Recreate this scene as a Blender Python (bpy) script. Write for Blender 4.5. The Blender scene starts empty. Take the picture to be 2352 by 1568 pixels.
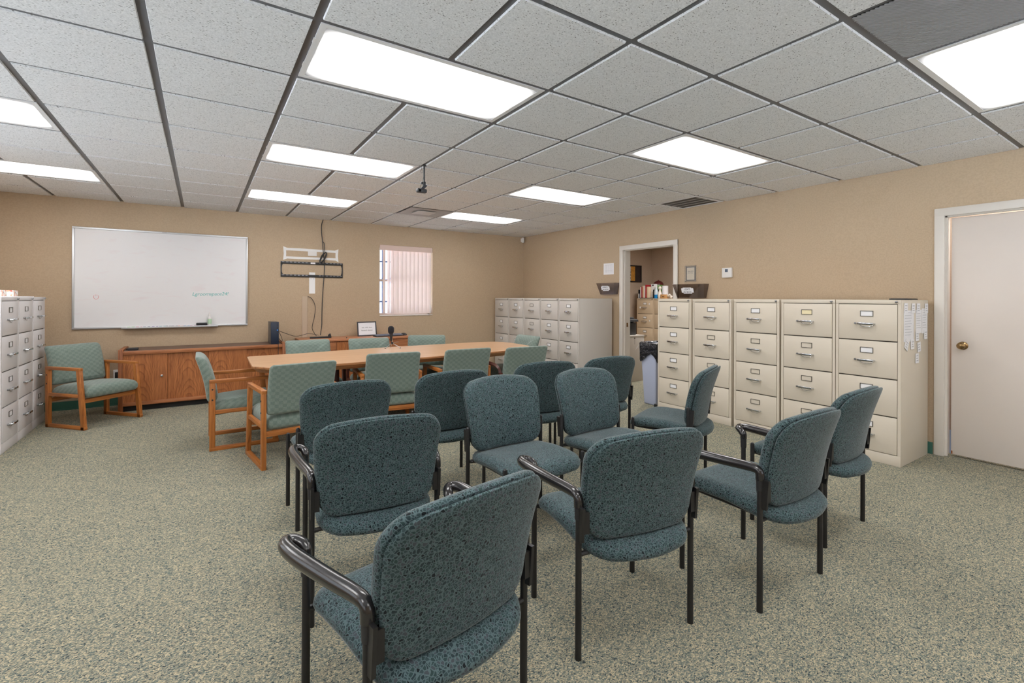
import bpy, bmesh, math, random
from mathutils import Vector, Matrix
random.seed(7)
SC = bpy.context.scene
COL = SC.collection
PI = math.pi
H = 1.33                 # camera height
CZ = H + 1.1633          # ceiling grid height
YB = 7.477               # back wall
XL = -2.10               # left wall
YF = -2.2                # wall behind the camera
GX, GY, GT = -0.8157, 2.1012, 0.6096   # ceiling grid origin and pitch
def xw(y): return 5.268 - 0.0133 * y   # right wall (a touch out of square)

# ------------------------------------------------------------------ materials
def lin(c):
    return tuple(((v / 255) / 12.92 if v / 255 <= 0.04045 else ((v / 255 + 0.055) / 1.055) ** 2.4) for v in c) + (1.0,)
def nmat(name):
    m = bpy.data.materials.new(name); m.use_nodes = True
    nt = m.node_tree; b = nt.nodes['Principled BSDF']
    return m, nt, b
def N(nt, t, **kw):
    n = nt.nodes.new(t)
    for k, v in kw.items():
        if k.startswith('i_'): n.inputs[k[2:].replace('_', ' ')].default_value = v
        else: setattr(n, k, v)
    return n
def ramp(nt, stops, interp='LINEAR'):
    r = nt.nodes.new('ShaderNodeValToRGB'); cr = r.color_ramp; cr.interpolation = interp
    while len(cr.elements) < len(stops): cr.elements.new(0.5)
    for e, (p, c) in zip(cr.elements, stops): e.position = p; e.color = c
    return r
def L(nt, a, b): nt.links.new(a, b)
def plain(name, rgb, rough=0.5, metal=0.0, spec=0.5, bump=0, bscale=100, coat=0, var=0.0):
    m, nt, b = nmat(name)
    b.inputs['Base Color'].default_value = lin(rgb); b.inputs['Roughness'].default_value = rough
    b.inputs['Metallic'].default_value = metal; b.inputs['Specular IOR Level'].default_value = spec
    if coat: b.inputs['Coat Weight'].default_value = coat; b.inputs['Coat Roughness'].default_value = 0.15
    if bump or var:
        tc = N(nt, 'ShaderNodeTexCoord'); no = N(nt, 'ShaderNodeTexNoise', i_Scale=bscale, i_Detail=3.0); L(nt, tc.outputs['Object'], no.inputs['Vector'])
        if bump:
            bp = N(nt, 'ShaderNodeBump', i_Strength=bump, i_Distance=0.003); L(nt, no.outputs['Fac'], bp.inputs['Height']); L(nt, bp.outputs['Normal'], b.inputs['Normal'])
        if var:
            c = lin(rgb); d = tuple(v * (1 - var) for v in c[:3]) + (1,); r = ramp(nt, [(0.35, d), (0.65, c)])
            L(nt, no.outputs['Fac'], r.inputs['Fac']); L(nt, r.outputs['Color'], b.inputs['Base Color'])
    return m
def wood(name, axis, light, dark, scale=1.0, rough=0.4, cath=False, contrast=1.0):
    m, nt, b = nmat(name); tc = N(nt, 'ShaderNodeTexCoord'); mp = N(nt, 'ShaderNodeMapping')
    s = [70 * scale] * 3; s['xyz'.index(axis)] = 3.0 * scale; mp.inputs['Scale'].default_value = s
    L(nt, tc.outputs['Object'], mp.inputs['Vector'])
    no = N(nt, 'ShaderNodeTexNoise', i_Scale=1.0, i_Detail=5.0, i_Roughness=0.65, i_Distortion=0.4); L(nt, mp.outputs['Vector'], no.inputs['Vector'])
    a, c = lin(light), lin(dark)
    mid = tuple((x + y) / 2 for x, y in zip(a, c))
    r = ramp(nt, [(0.34, c), (0.46, mid), (0.60, a)]); L(nt, no.outputs['Fac'], r.inputs['Fac'])
    out = r.outputs['Color']
    if cath:   # arched flat-sawn figure about the board's centre line
        sp = N(nt, 'ShaderNodeSeparateXYZ'); L(nt, tc.outputs['Object'], sp.inputs[0])
        n2 = N(nt, 'ShaderNodeTexNoise', i_Scale=5.0, i_Detail=2.0); L(nt, tc.outputs['Object'], n2.inputs['Vector'])
        n3 = N(nt, 'ShaderNodeTexNoise', i_Scale=70.0, i_Detail=2.0); L(nt, tc.outputs['Object'], n3.inputs['Vector'])
        def M(op, x, y):
            k = N(nt, 'ShaderNodeMath', operation=op)
            for i, v in enumerate((x, y)):
                if isinstance(v, (int, float)): k.inputs[i].default_value = v
                else: L(nt, v, k.inputs[i])
            return k.outputs[0]
        x2 = M('MULTIPLY', sp.outputs['X'], sp.outputs['X'])
        oi = N(nt, 'ShaderNodeObjectInfo'); xs = M('ADD', sp.outputs['X'], M('MULTIPLY', M('SUBTRACT', oi.outputs['Random'], 0.5), 0.16)); x2 = M('MULTIPLY', xs, xs)
        v = M('ADD', M('MULTIPLY', x2, 24.0), M('ADD', sp.outputs['Z'], oi.outputs['Random']))
        v = M('ADD', v, M('MULTIPLY', n2.outputs['Fac'], 0.34))
        v = M('ADD', v, M('MULTIPLY', n3.outputs['Fac'], 0.022))
        v = M('FRACT', M('MULTIPLY', v, 9.0), 0.0)
        r2 = ramp(nt, [(0.0, (1, 1, 1, 1)), (0.62, (0.90, 0.88, 0.86, 1)), (0.90, (0.50, 0.44, 0.40, 1)), (1.0, (1, 1, 1, 1))])
        L(nt, v, r2.inputs['Fac'])
        mx = N(nt, 'ShaderNodeMix', data_type='RGBA', blend_type='MULTIPLY'); mx.inputs[0].default_value = contrast
        L(nt, out, mx.inputs[6]); L(nt, r2.outputs['Color'], mx.inputs[7]); out = mx.outputs[2]
    L(nt, out, b.inputs['Base Color']); b.inputs['Roughness'].default_value = rough
    bp = N(nt, 'ShaderNodeBump', i_Strength=0.06, i_Distance=0.001); L(nt, no.outputs['Fac'], bp.inputs['Height']); L(nt, bp.outputs['Normal'], b.inputs['Normal'])
    return m
M = {}
OAK, OAKD = (182, 114, 54), (138, 78, 34)
for ax in 'xyz':
    M['oak_' + ax] = wood('honey_oak_' + ax, ax, OAK, OAKD, 1.0, 0.38)
    M['mahogany_' + ax] = wood('dark_mahogany_' + ax, ax, (92, 44, 32), (58, 26, 20), 0.8, 0.35)
M['table'] = wood('table_oak', 'x', (206, 166, 130), (186, 144, 108), 0.8, 0.28)
M['table_edge'] = wood('table_edge_oak', 'x', (176, 122, 76), (134, 84, 46), 0.8, 0.4)
M['cred_x'] = wood('credenza_oak_x', 'x', (178, 116, 74), (138, 82, 48), 0.8, 0.4)
M['cred_z'] = wood('credenza_oak_z', 'z', (160, 98, 58), (118, 66, 36), 0.9, 0.42)
M['cred_door'] = wood('credenza_oak_door', 'z', (184, 116, 66), (138, 80, 42), 1.3, 0.42, cath=True, contrast=0.75)
M['cred_top'] = wood('credenza_top', 'x', (104, 80, 68), (84, 62, 54), 0.6, 0.4)
M['cred2_top'] = wood('second_credenza_top', 'x', (190, 130, 92), (164, 104, 70), 0.7, 0.35)
M['black_metal'] = plain('black_metal', (30, 29, 30), 0.38, 0.0, 0.5)
M['black_gloss'] = plain('black_gloss_plastic', (34, 31, 32), 0.22, 0.0, 0.6, coat=0.4)
M['black_plastic'] = plain('black_plastic', (38, 38, 41), 0.5)
M['black_foam'] = plain('black_foam', (34, 35, 42), 0.95, bump=0.5, bscale=400)
M['pc_side'] = plain('pc_side', (92, 88, 86), 0.45)
M['pc_front'] = plain('pc_front', (34, 44, 62), 0.4)
M['blue_led'] = plain('blue_button', (60, 140, 230), 0.4)
M['chrome'] = plain('chrome', (205, 208, 212), 0.16, 1.0)
M['steel'] = plain('steel', (150, 150, 152), 0.3, 1.0)
M['brass'] = plain('antique_brass', (150, 122, 84), 0.25, 1.0)
M['alu'] = plain('aluminium_trim', (205, 207, 210), 0.35, 0.6)
M['putty'] = plain('putty_enamel', (216, 206, 190), 0.38, 0, 0.5, var=0.02, bscale=3)
M['putty_gray'] = plain('putty_gray_enamel', (205, 199, 192), 0.36, 0, 0.5, var=0.02, bscale=3)
M['light_gray'] = plain('light_gray_enamel', (226, 223, 224), 0.32, 0, 0.5, var=0.02, bscale=3)
M['tan_cab'] = plain('tan_enamel', (206, 186, 160), 0.4, 0, 0.5)
M['gap'] = plain('dark_gap', (92, 86, 78), 0.8)
M['card'] = plain('white_card', (240, 240, 242), 0.7)
M['cream_card'] = plain('cream_card', (240, 226, 186), 0.7)
M['holder'] = plain('label_holder_metal', (120, 116, 110), 0.3, 0.9)
M['white_paint'] = plain('white_trim_paint', (226, 220, 212), 0.42, var=0.02, bscale=4)
M['door_paint'] = plain('door_paint', (226, 216, 208), 0.5, var=0.03, bscale=2.2)
M['white_plastic'] = plain('white_plastic', (232, 230, 228), 0.4)
M['paper'] = plain('white_paper', (238, 238, 242), 0.8)
M['frame_white'] = plain('fixture_white', (232, 232, 232), 0.35)
M['green_base'] = plain('green_cove_base', (62, 110, 96), 0.45)
M['patch'] = plain('white_wall_patch', (240, 240, 240), 0.8)
M['wall_tan_plain'] = plain('raceway_paint', (190, 170, 148), 0.55)
M['ink'] = plain('black_ink', (50, 50, 56), 0.8)
M['gray_ink'] = plain('gray_ink', (150, 152, 160), 0.8)
M['teal_ink'] = plain('teal_marker', (70, 180, 176), 0.6)
M['red_ink'] = plain('red_marker', (226, 110, 120), 0.6)
M['bin'] = plain('blue_gray_bin', (176, 184, 208), 0.5)
M['printer'] = plain('printer_charcoal', (52, 54, 58), 0.45)
M['grille'] = plain('return_grille', (150, 150, 150), 0.5, 0.2)
M['duct_dark'] = plain('duct_dark', (40, 40, 40), 0.9)
M['louver_bar'] = plain('louver_bar', (150, 146, 138), 0.5)
M['diffuser'] = plain('diffuser_gray', (176, 174, 174), 0.55)
M['kick'] = plain('black_kick', (24, 22, 22), 0.7)
M['red'] = plain('book_red', (176, 36, 44), 0.6)
M['cream'] = plain('book_cream', (238, 214, 184), 0.7)
M['pink_white'] = plain('book_pale', (240, 226, 226), 0.7)
M['green_glass'] = plain('green_glaze', (110, 160, 84), 0.3)
M['dark_red'] = plain('dark_red_glaze', (92, 34, 34), 0.35)
M['ceramic'] = plain('cream_ceramic', (236, 228, 218), 0.35)
M['box_wood'] = wood('box_wood', 'x', (206, 160, 108), (180, 132, 84), 0.8, 0.5)
M['blue_liquid'] = plain('blue_liquid', (20, 130, 200), 0.2)
M['clear_plastic'] = plain('cloudy_plastic', (206, 218, 228), 0.25)
M['vane'] = plain('blind_vane', (232, 216, 210), 0.55)
M['valance'] = plain('blind_valance', (226, 202, 192), 0.55)
M['bar_blue'] = plain('security_bar', (60, 84, 130), 0.6)
M['sash'] = plain('window_sash', (216, 200, 190), 0.5)
def translucent_vane():
    m, nt, b = nmat('blind_vane_translucent')
    b.inputs['Base Color'].default_value = lin((226, 210, 202)); b.inputs['Roughness'].default_value = 0.6
    tr = N(nt, 'ShaderNodeBsdfTranslucent'); tr.inputs['Color'].default_value = lin((255, 236, 228))
    mx = N(nt, 'ShaderNodeMixShader'); mx.inputs[0].default_value = 0.08
    L(nt, b.outputs[0], mx.inputs[1]); L(nt, tr.outputs[0], mx.inputs[2]); L(nt, mx.outputs[0], nt.nodes['Material Output'].inputs['Surface'])
    return m
M['vane'] = translucent_vane()
def smoked():
    m, nt, b = nmat('smoked_acrylic')
    t = N(nt, 'ShaderNodeBsdfTransparent'); t.inputs['Color'].default_value = (0.74, 0.70, 0.68, 1)
    g = N(nt, 'ShaderNodeBsdfGlossy'); g.inputs['Roughness'].default_value = 0.12
    mx = N(nt, 'ShaderNodeMixShader'); mx.inputs[0].default_value = 0.10
    L(nt, t.outputs[0], mx.inputs[1]); L(nt, g.outputs[0], mx.inputs[2]); L(nt, mx.outputs[0], nt.nodes['Material Output'].inputs['Surface'])
    return m
M['smoked'] = smoked()
def clearglass(name, tint):
    m, nt, b = nmat(name)
    t = N(nt, 'ShaderNodeBsdfTransparent'); t.inputs['Color'].default_value = tint
    g = N(nt, 'ShaderNodeBsdfGlossy'); g.inputs['Roughness'].default_value = 0.05
    mx = N(nt, 'ShaderNodeMixShader'); mx.inputs[0].default_value = 0.06
    L(nt, t.outputs[0], mx.inputs[1]); L(nt, g.outputs[0], mx.inputs[2]); L(nt, mx.outputs[0], nt.nodes['Material Output'].inputs['Surface'])
    return m
M['glass'] = clearglass('window_glass', (0.93, 0.96, 0.98, 1))
M['acrylic'] = clearglass('clear_acrylic', (0.93, 0.94, 0.95, 1))
def carpet():
    m, nt, b = nmat('loop_carpet'); tc = N(nt, 'ShaderNodeTexCoord')
    nd = N(nt, 'ShaderNodeTexNoise', i_Scale=60.0, i_Detail=1.0); L(nt, tc.outputs['Object'], nd.inputs['Vector'])
    sub = N(nt, 'ShaderNodeVectorMath', operation='SCALE'); sub.inputs['Scale'].default_value = 0.012; L(nt, nd.outputs['Color'], sub.inputs[0])
    ad = N(nt, 'ShaderNodeVectorMath', operation='ADD'); L(nt, tc.outputs['Object'], ad.inputs[0]); L(nt, sub.outputs[0], ad.inputs[1])
    mp = N(nt, 'ShaderNodeMapping'); mp.inputs['Scale'].default_value = (1.0, 1.6, 1.0); mp.inputs['Rotation'].default_value = (0, 0, 0.6); L(nt, ad.outputs[0], mp.inputs['Vector'])
    vo = N(nt, 'ShaderNodeTexVoronoi', i_Scale=185.0); L(nt, mp.outputs[0], vo.inputs['Vector'])
    sp = N(nt, 'ShaderNodeSeparateColor'); L(nt, vo.outputs['Color'], sp.inputs[0])
    big = N(nt, 'ShaderNodeTexNoise', i_Scale=1.3, i_Detail=3.0); L(nt, tc.outputs['Object'], big.inputs['Vector'])
    mm = N(nt, 'ShaderNodeMath', operation='MULTIPLY_ADD'); mm.inputs[1].default_value = 0.16; L(nt, big.outputs['Fac'], mm.inputs[0]); L(nt, sp.outputs[0], mm.inputs[2])
    r = ramp(nt, [(0.0, lin((66, 76, 78))), (0.16, lin((98, 108, 104))), (0.34, lin((126, 130, 118))), (0.55, lin((158, 151, 129))), (0.80, lin((188, 175, 146))), (0.97, lin((136, 136, 122)))], 'CONSTANT')
    L(nt, mm.outputs[0], r.inputs['Fac']); L(nt, r.outputs['Color'], b.inputs['Base Color'])
    b.inputs['Roughness'].default_value = 0.95; b.inputs['Specular IOR Level'].default_value = 0.1
    bp = N(nt, 'ShaderNodeBump', i_Strength=0.5, i_Distance=0.004); bp.invert = True; L(nt, vo.outputs['Distance'], bp.inputs['Height']); L(nt, bp.outputs['Normal'], b.inputs['Normal'])
    return m
M['carpet'] = carpet()
def wallpaint(name, rgb):
    m, nt, b = nmat(name); tc = N(nt, 'ShaderNodeTexCoord')
    no = N(nt, 'ShaderNodeTexNoise', i_Scale=85.0, i_Detail=2.0, i_Roughness=0.5); L(nt, tc.outputs['Object'], no.inputs['Vector'])
    c = lin(rgb); d = tuple(v * 0.93 for v in c[:3]) + (1,)
    r = ramp(nt, [(0.40, d), (0.60, c)]); L(nt, no.outputs['Fac'], r.inputs['Fac']); L(nt, r.outputs['Color'], b.inputs['Base Color'])
    bp = N(nt, 'ShaderNodeBump', i_Strength=0.35, i_Distance=0.004); L(nt, no.outputs['Fac'], bp.inputs['Height']); L(nt, bp.outputs['Normal'], b.inputs['Normal'])
    b.inputs['Roughness'].default_value = 0.55; b.inputs['Specular IOR Level'].default_value = 0.3
    return m
M['wall'] = wallpaint('tan_wall_paint', (188, 166, 139))
M['wall_office'] = wallpaint('office_wall_paint', (192, 172, 154))
def tile():
    m, nt, b = nmat('acoustic_tile'); tc = N(nt, 'ShaderNodeTexCoord')
    mp = N(nt, 'ShaderNodeMapping'); mp.inputs['Scale'].default_value = (1.0, 1.9, 1.0); mp.inputs['Rotation'].default_value = (0, 0, 0.5); L(nt, tc.outputs['Object'], mp.inputs['Vector'])
    vo = N(nt, 'ShaderNodeTexVoronoi', i_Scale=62.0); L(nt, mp.outputs[0], vo.inputs['Vector'])
    sp = N(nt, 'ShaderNodeSeparateColor'); L(nt, vo.outputs['Color'], sp.inputs[0])
    gt = N(nt, 'ShaderNodeMath', operation='GREATER_THAN'); gt.inputs[1].default_value = 0.52; L(nt, sp.outputs[0], gt.inputs[0])
    lt = N(nt, 'ShaderNodeMath', operation='LESS_THAN'); lt.inputs[1].default_value = 0.24; L(nt, vo.outputs['Distance'], lt.inputs[0])
    mu = N(nt, 'ShaderNodeMath', operation='MULTIPLY'); L(nt, gt.outputs[0], mu.inputs[0]); L(nt, lt.outputs[0], mu.inputs[1])
    no = N(nt, 'ShaderNodeTexNoise', i_Scale=160.0, i_Detail=2.0); L(nt, tc.outputs['Object'], no.inputs['Vector'])
    r = ramp(nt, [(0.36, lin((216, 216, 216))), (0.62, lin((238, 238, 238)))]); L(nt, no.outputs['Fac'], r.inputs['Fac'])
    mx = N(nt, 'ShaderNodeMix', data_type='RGBA'); L(nt, mu.outputs[0], mx.inputs[0]); L(nt, r.outputs['Color'], mx.inputs[6]); mx.inputs[7].default_value = lin((146, 145, 144))
    L(nt, mx.outputs[2], b.inputs['Base Color']); b.inputs['Roughness'].default_value = 0.9; b.inputs['Specular IOR Level'].default_value = 0.1
    return m
M['tile'] = tile()
M['tee'] = plain('grid_tee', (84, 84, 86), 0.4, 0.0, 0.5)
def fabric():
    m, nt, b = nmat('teal_fleck_fabric'); tc = N(nt, 'ShaderNodeTexCoord')
    nd = N(nt, 'ShaderNodeTexNoise', i_Scale=45.0, i_Detail=1.0); L(nt, tc.outputs['Object'], nd.inputs['Vector'])
    sc = N(nt, 'ShaderNodeVectorMath', operation='SCALE'); sc.inputs['Scale'].default_value = 0.012; L(nt, nd.outputs['Color'], sc.inputs[0])
    ad = N(nt, 'ShaderNodeVectorMath', operation='ADD'); L(nt, tc.outputs['Object'], ad.inputs[0]); L(nt, sc.outputs[0], ad.inputs[1])
    v1 = N(nt, 'ShaderNodeTexVoronoi', i_Scale=112.0); L(nt, ad.outputs[0], v1.inputs['Vector'])
    v2 = N(nt, 'ShaderNodeTexVoronoi', feature='DISTANCE_TO_EDGE', i_Scale=112.0); L(nt, ad.outputs[0], v2.inputs['Vector'])
    sp = N(nt, 'ShaderNodeSeparateColor'); L(nt, v1.outputs['Color'], sp.inputs[0])
    r = ramp(nt, [(0.0, lin((38, 53, 56))), (0.3, lin((49, 67, 70))), (0.52, lin((66, 71, 77))), (0.7, lin((44, 64, 64))), (0.91, lin((20, 26, 30)))], 'CONSTANT')
    L(nt, sp.outputs[0], r.inputs['Fac'])
    le = N(nt, 'ShaderNodeMath', operation='LESS_THAN'); le.inputs[1].default_value = 0.10; L(nt, v2.outputs['Distance'], le.inputs[0])
    mx = N(nt, 'ShaderNodeMix', data_type='RGBA'); L(nt, le.outputs[0], mx.inputs[0]); L(nt, r.outputs['Color'], mx.inputs[6]); mx.inputs[7].default_value = lin((82, 100, 103))
    L(nt, mx.outputs[2], b.inputs['Base Color']); b.inputs['Roughness'].default_value = 0.9; b.inputs['Specular IOR Level'].default_value = 0.25
    b.inputs['Sheen Weight'].default_value = 0.25; b.inputs['Sheen Roughness'].default_value = 0.4
    bp = N(nt, 'ShaderNodeBump', i_Strength=0.25, i_Distance=0.002); L(nt, v2.outputs['Distance'], bp.inputs['Height']); L(nt, bp.outputs['Normal'], b.inputs['Normal'])
    return m
M['fabric'] = fabric()
def sage():
    m, nt, b = nmat('sage_checker_fabric'); tc = N(nt, 'ShaderNodeTexCoord')
    sp = N(nt, 'ShaderNodeSeparateXYZ'); L(nt, tc.outputs['Object'], sp.inputs[0])
    su = N(nt, 'ShaderNodeMath', operation='SUBTRACT'); L(nt, sp.outputs['Z'], su.inputs[0]); L(nt, sp.outputs['Y'], su.inputs[1])
    cb = N(nt, 'ShaderNodeCombineXYZ'); L(nt, sp.outputs['X'], cb.inputs[0]); L(nt, su.outputs[0], cb.inputs[1]); cb.inputs[2].default_value = 0.011
    ck = N(nt, 'ShaderNodeTexChecker', i_Scale=34.0); L(nt, cb.outputs[0], ck.inputs['Vector'])
    mp = N(nt, 'ShaderNodeMapping'); mp.inputs['Scale'].default_value = (260, 260, 260); L(nt, tc.outputs['Object'], mp.inputs['Vector'])
    no = N(nt, 'ShaderNodeTexNoise', i_Scale=1.0, i_Detail=2.0); L(nt, mp.outputs[0], no.inputs['Vector'])
    r1 = ramp(nt, [(0.3, lin((114, 128, 120))), (0.7, lin((135, 148, 139)))]); L(nt, no.outputs['Fac'], r1.inputs['Fac'])
    r2 = ramp(nt, [(0.3, lin((103, 119, 112))), (0.7, lin((122, 137, 129)))]); L(nt, no.outputs['Fac'], r2.inputs['Fac'])
    mx = N(nt, 'ShaderNodeMix', data_type='RGBA'); L(nt, ck.outputs['Fac'], mx.inputs[0]); L(nt, r1.outputs['Color'], mx.inputs[6]); L(nt, r2.outputs['Color'], mx.inputs[7])
    L(nt, mx.outputs[2], b.inputs['Base Color']); b.inputs['Roughness'].default_value = 0.95; b.inputs['Specular IOR Level'].default_value = 0.15
    b.inputs['Sheen Weight'].default_value = 0.3
    bp = N(nt, 'ShaderNodeBump', i_Strength=0.2, i_Distance=0.002); L(nt, no.outputs['Fac'], bp.inputs['Height']); L(nt, bp.outputs['Normal'], b.inputs['Normal'])
    return m
M['sage'] = sage()
def whiteboard_mat():
    m, nt, b = nmat('whiteboard_surface'); tc = N(nt, 'ShaderNodeTexCoord')
    mp = N(nt, 'ShaderNodeMapping'); mp.inputs['Scale'].default_value = (2.2, 1.0, 7.0); mp.inputs['Rotation'].default_value = (0, 0.35, 0); L(nt, tc.outputs['Object'], mp.inputs['Vector'])
    no = N(nt, 'ShaderNodeTexNoise', i_Scale=2.0, i_Detail=5.0, i_Distortion=0.6); L(nt, mp.outputs[0], no.inputs['Vector'])
    r = ramp(nt, [(0.56, lin((236, 236, 239))), (0.80, lin((234, 227, 231)))]); L(nt, no.outputs['Fac'], r.inputs['Fac']); L(nt, r.outputs['Color'], b.inputs['Base Color'])
    b.inputs['Roughness'].default_value = 0.22; b.inputs['Specular IOR Level'].default_value = 0.55
    return m
M['board'] = whiteboard_mat()
def floral():
    m, nt, b = nmat('floral_box_print'); tc = N(nt, 'ShaderNodeTexCoord')
    vo = N(nt, 'ShaderNodeTexVoronoi', i_Scale=38.0); L(nt, tc.outputs['Object'], vo.inputs['Vector'])
    sp = N(nt, 'ShaderNodeSeparateColor'); L(nt, vo.outputs['Color'], sp.inputs[0])
    r = ramp(nt, [(0.0, lin((250, 246, 240))), (0.55, lin((246, 190, 150))), (0.7, lin((240, 214, 190))), (0.84, lin((226, 120, 110))), (0.95, lin((150, 140, 160)))], 'CONSTANT')
    L(nt, sp.outputs[0], r.inputs['Fac']); L(nt, r.outputs['Color'], b.inputs['Base Color']); b.inputs['Roughness'].default_value = 0.7
    return m
M['floral'] = floral()
def artprint():
    m, nt, b = nmat('abstract_art_print'); tc = N(nt, 'ShaderNodeTexCoord')
    no = N(nt, 'ShaderNodeTexNoise', i_Scale=14.0, i_Detail=4.0, i_Distortion=2.0); L(nt, tc.outputs['Object'], no.inputs['Vector'])
    r = ramp(nt, [(0.42, lin((70, 60, 54))), (0.5, lin((206, 184, 164)))]); L(nt, no.outputs['Fac'], r.inputs['Fac']); L(nt, r.outputs['Color'], b.inputs['Base Color'])
    return m
M['art'] = artprint()
M['art_gold'] = plain('art_gold', (206, 146, 60), 0.6, var=0.3, bscale=20)
M['art_dark'] = plain('art_dark', (52, 40, 40), 0.6, var=0.3, bscale=15)
M['art_frame'] = plain('art_frame', (30, 24, 22), 0.5)
def bag():
    m, nt, b = nmat('black_bin_liner'); b.inputs['Base Color'].default_value = lin((22, 23, 30)); b.inputs['Roughness'].default_value = 0.22
    tc = N(nt, 'ShaderNodeTexCoord'); no = N(nt, 'ShaderNodeTexNoise', i_Scale=16.0, i_Detail=3.0, i_Distortion=1.5); L(nt, tc.outputs['Object'], no.inputs['Vector'])
    bp = N(nt, 'ShaderNodeBump', i_Strength=0.9, i_Distance=0.03); L(nt, no.outputs['Fac'], bp.inputs['Height']); L(nt, bp.outputs['Normal'], b.inputs['Normal'])
    return m
M['bag'] = bag()
LAMP = 12.0
WORLD = 1.6
SUN = 58.0
def lensmat():
    m, nt, b = nmat('troffer_lens'); nt.nodes.remove(b)
    tc = N(nt, 'ShaderNodeTexCoord'); sp = N(nt, 'ShaderNodeSeparateXYZ'); L(nt, tc.outputs['Object'], sp.inputs[0])
    def MM(op, x, y=0.0, z=None):
        k = N(nt, 'ShaderNodeMath', operation=op)
        for i, v in enumerate((x, y) if z is None else (x, y, z)):
            if isinstance(v, (int, float)): k.inputs[i].default_value = v
            else: L(nt, v, k.inputs[i])
        return k.outputs[0]
    # two fluorescent tubes behind the prismatic lens: brightest under each tube, falling off at the ends and sides
    def tube(y0):
        d = MM('SUBTRACT', sp.outputs['Y'], y0); d = MM('MULTIPLY', d, d); return MM('EXPONENT', MM('MULTIPLY', d, -90.0))
    t = MM('ADD', tube(0.13), tube(-0.13))
    e = MM('SUBTRACT', 0.575, MM('ABSOLUTE', sp.outputs['X'])); e = MM('MINIMUM', MM('MAXIMUM', MM('MULTIPLY', e, 6.0), 0.0), 1.0)
    ey = MM('SUBTRACT', 0.272, MM('ABSOLUTE', sp.outputs['Y'])); ey = MM('MINIMUM', MM('MAXIMUM', MM('MULTIPLY', ey, 11.0), 0.0), 1.0); e = MM('MULTIPLY', e, MM('ADD', MM('MULTIPLY', ey, 0.85), 0.15))
    s = MM('MULTIPLY', MM('ADD', MM('MULTIPLY', t, 0.85), 0.12), MM('ADD', MM('MULTIPLY', e, 0.96), 0.04))
    em = N(nt, 'ShaderNodeEmission'); em.inputs['Color'].default_value = (1.0, 0.985, 0.975, 1)
    L(nt, MM('MULTIPLY', s, LAMP), em.inputs['Strength'])
    L(nt, em.outputs[0], nt.nodes['Material Output'].inputs['Surface'])
    return m
M['lens'] = lensmat()

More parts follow.
